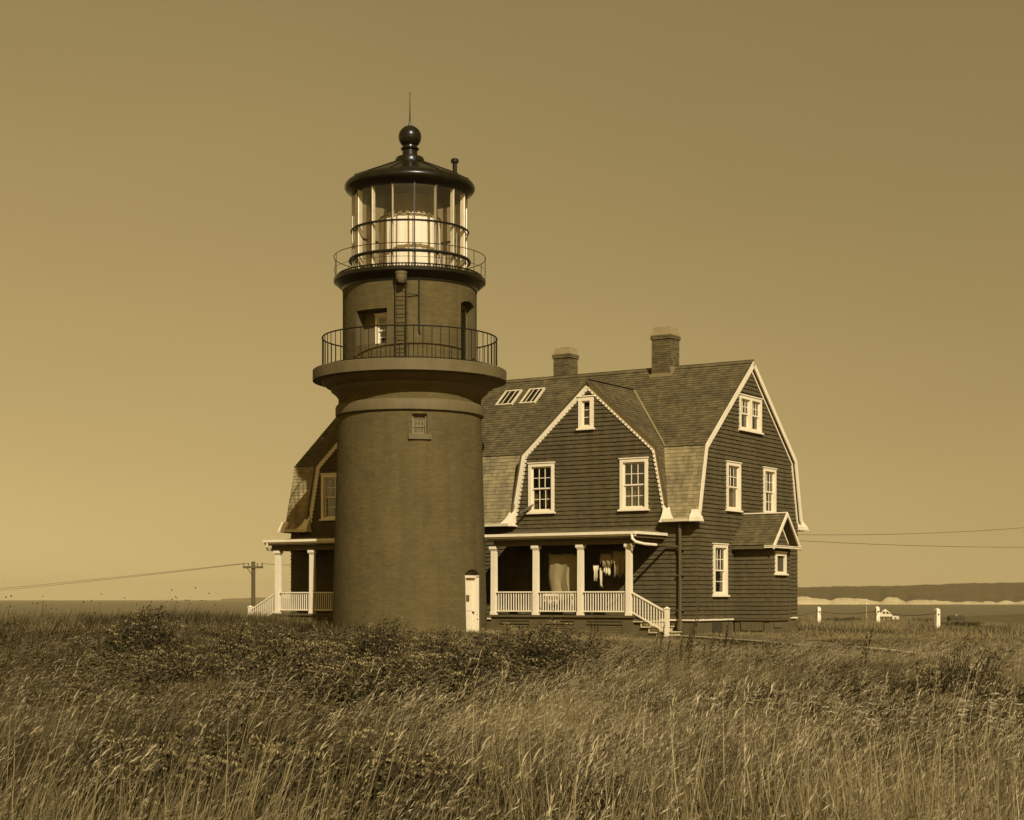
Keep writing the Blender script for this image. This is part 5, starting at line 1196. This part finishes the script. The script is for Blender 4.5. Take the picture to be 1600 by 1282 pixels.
# ------------------------------------------------------------------ shrubs (things): mounds of leafy sprays
SHM = mat('shrub_leaf', .085, .7, .3, 2.5, island=.85, spec=.2); SHP = mat('shrub_sunlit_plume', .30, .9, .2, 2.5, island=.4, spec=.1); STM = mat('shrub_stem', .05, .9, .2, 4)  # pale plume colour paints the sunlit tops of the shrubs
def shrub_meshes(seed, wide=1.0, hgt=.7, n_sp=170):
    random.seed(seed); lf, st, pl = MB(), MB(), MB()
    for i in range(n_sp):
        a = random.uniform(0, 2 * PI); r_ = math.sqrt(random.random()); bx, by = .72 * wide * r_ * math.cos(a), .6 * wide * r_ * math.sin(a)
        top = hgt * (1 - .80 * r_ ** 2) * random.uniform(.68, 1.06) * (1 + .22 * math.sin(bx * 5 + seed) * math.cos(by * 6)); d = Vector((.55 * math.cos(a) * r_ + .22, .55 * math.sin(a) * r_, 1)).normalized(); p = Vector((bx * .7, by * .7, -.05)); q = Vector((bx, by, 0)) + d * top; q.z = top
        st.beam(p, q, (.008, 0, 0), (0, .008, 0))
        for j in range(44):
            t = random.uniform(.3, 1.03); pp = p.lerp(q, t) + Vector((random.gauss(0, .035), random.gauss(0, .035), random.gauss(0, .02)))
            leafq(lf, pp, (random.gauss(.25, .8), random.gauss(0, .8), random.gauss(.25, .5)), random.uniform(.028, .066), random.uniform(.014, .030))
        if i % 5 < 2 and top > .4 * hgt:  # plumes on the taller sprays, sunlit tips put into their colour
            for j in range(16):
                t_ = j / 16; leafq(pl, q + Vector((.13 * t_ + random.gauss(0, .012), random.gauss(0, .014), .03 + .03 * t_ - .06 * t_ * t_)), (random.gauss(.5, .5), random.gauss(0, .5), random.gauss(.7, .3)), .026, .013)
        for j in range(5):                                                        # nodding tip
            leafq(lf, q + Vector((.02 * j, 0, -.006 * j * j)), (1, random.gauss(0, .5), -.2 * j + .4), .05, .022)
    return lf.mesh('foliage', SHM, fix=False), st.mesh('stem', STM, fix=False), pl.mesh('plume', SHP, fix=False)
SM = [shrub_meshes(11, .95, .78, 150), shrub_meshes(23, 1.05, .62, 140), shrub_meshes(37, .8, .85, 120)]
SHR = [(-1.9, 22.4, 1.45, 0, 'large dark leafy shrub nearest the camera in the row before the tower'), (-.85, 23.4, 1.4, 2, 'dark leafy shrub right of the largest shrub before the tower'), (-3.0, 24.6, 1.3, 1, 'low dark shrub left of the largest shrub before the tower'),
       (-.45, 26.4, 1.2, 1, 'dark shrub below the tower door, in the middle of the row'), (.15, 29.3, 1.3, 0, 'rounded dark shrub below the left end of the right porch'), (.95, 30.4, 1.25, 2, 'dark shrub at the right end of the row before the right porch'),
       (-1.5, 28.4, 1.2, 2, 'dark shrub behind the largest shrub, before the tower base'), (-2.6, 31.0, 1.15, 2, 'small shrub close before the centre of the tower base'), (-4.0, 28.0, 1.25, 1, 'low shrub before the left edge of the tower'),
       (-4.9, 30.5, 1.2, 0, 'rounded shrub left of the tower base, below the left porch'), (-2.0, 26.0, 1.25, 0, 'dark shrub in the middle of the mass before the tower'), (-4.4, 25.6, 1.15, 2, 'shrub at the left end of the mass before the tower'),
       (-6.9, 30.5, 1.2, 2, 'tall dark clump standing up on the left of the field against the water'), (-3.6, 20.8, .95, 1, 'low leafy shrub in the left middle of the field'), (-5.0, 24.5, 1.1, 0, 'leafy shrub in the left field nearer the house steps'), (-5.6, 21.5, .9, 2, 'leafy shrub near the left edge of the field'),
       (-2.35, 10.6, 1.05, 2, 'leafy shrub low in the bottom left corner area of the field'), (-3.1, 13.5, 1.0, 1, 'leafy shrub in the lower left of the field, behind the one nearest the corner'),
       (-.50, 10.6, 1.2, 1, 'low leafy shrub at the bottom middle of the field'), (-1.38, 10.2, 1.15, 0, 'low leafy shrub at the bottom left of the middle'), (.36, 9.8, .88, 2, 'small leafy shrub at the bottom edge right of the middle'), (1.22, 9.5, .74, 1, 'small leafy shrub at the bottom edge of the right half'),
       (5.9, 22.5, 1.05, 2, 'dark shrub at the right edge of the field among white flowers'), (4.75, 23.5, .8, 0, 'small dark shrub left of the one at the right edge of the field')]
for (px, Y, lab) in ((1312, 97, 'dark bush behind the first white fence post'), (1400, 99, 'dark bush below the white cottage'), (1432, 104, 'dark bush between the second and third white posts'), (1492, 84, 'dark bush just right of the third white post'), (1345, 103, 'dark bush between the first and second white posts')):
    SHR.append(((px - 800) / 2600 * Y, Y, 2.0, len(SHR) % 3, lab))
for k, (x, y, s_, v, lab) in enumerate(SHR):
    T = thing('shrub', lab, 'shrub', (x, y, gz(x, y) - .03), random.uniform(-.6, .6), 'dark shrubs in the field'); s_ = s_ * (1.12 if 20 < y < 33 else 1); T.scale = (s_ * .9, s_ * .9, s_ * 1.08 * ((.74 + .3 * ((k * 7) % 5) / 4 + .1 * (y < 12)) if s_ < 1.9 else .28))
    obj('foliage', SM[v][0], T); obj('stem', SM[v][1], T)
    if s_ < 1.9: obj('plume', SM[v][2], T, kind='stuff')

# ------------------------------------------------------------------ haze: the air between here and the far shore
mb = MB(); mb.box(-9800, 9800, -60, 14900, -30, 130)
m, nn, b = new_mat('haze_air'); nn.nodes.remove(b); pv = nn.nodes.new('ShaderNodeVolumePrincipled')
pv.inputs['Density'].default_value = 5.0e-5; pv.inputs['Color'].default_value = (1.0, .80, .42, 1); pv.inputs['Anisotropy'].default_value = .2
nn.links.new(pv.outputs[0], nn.nodes['Material Output'].inputs['Volume']); mb.build('haze', m, kind='stuff')
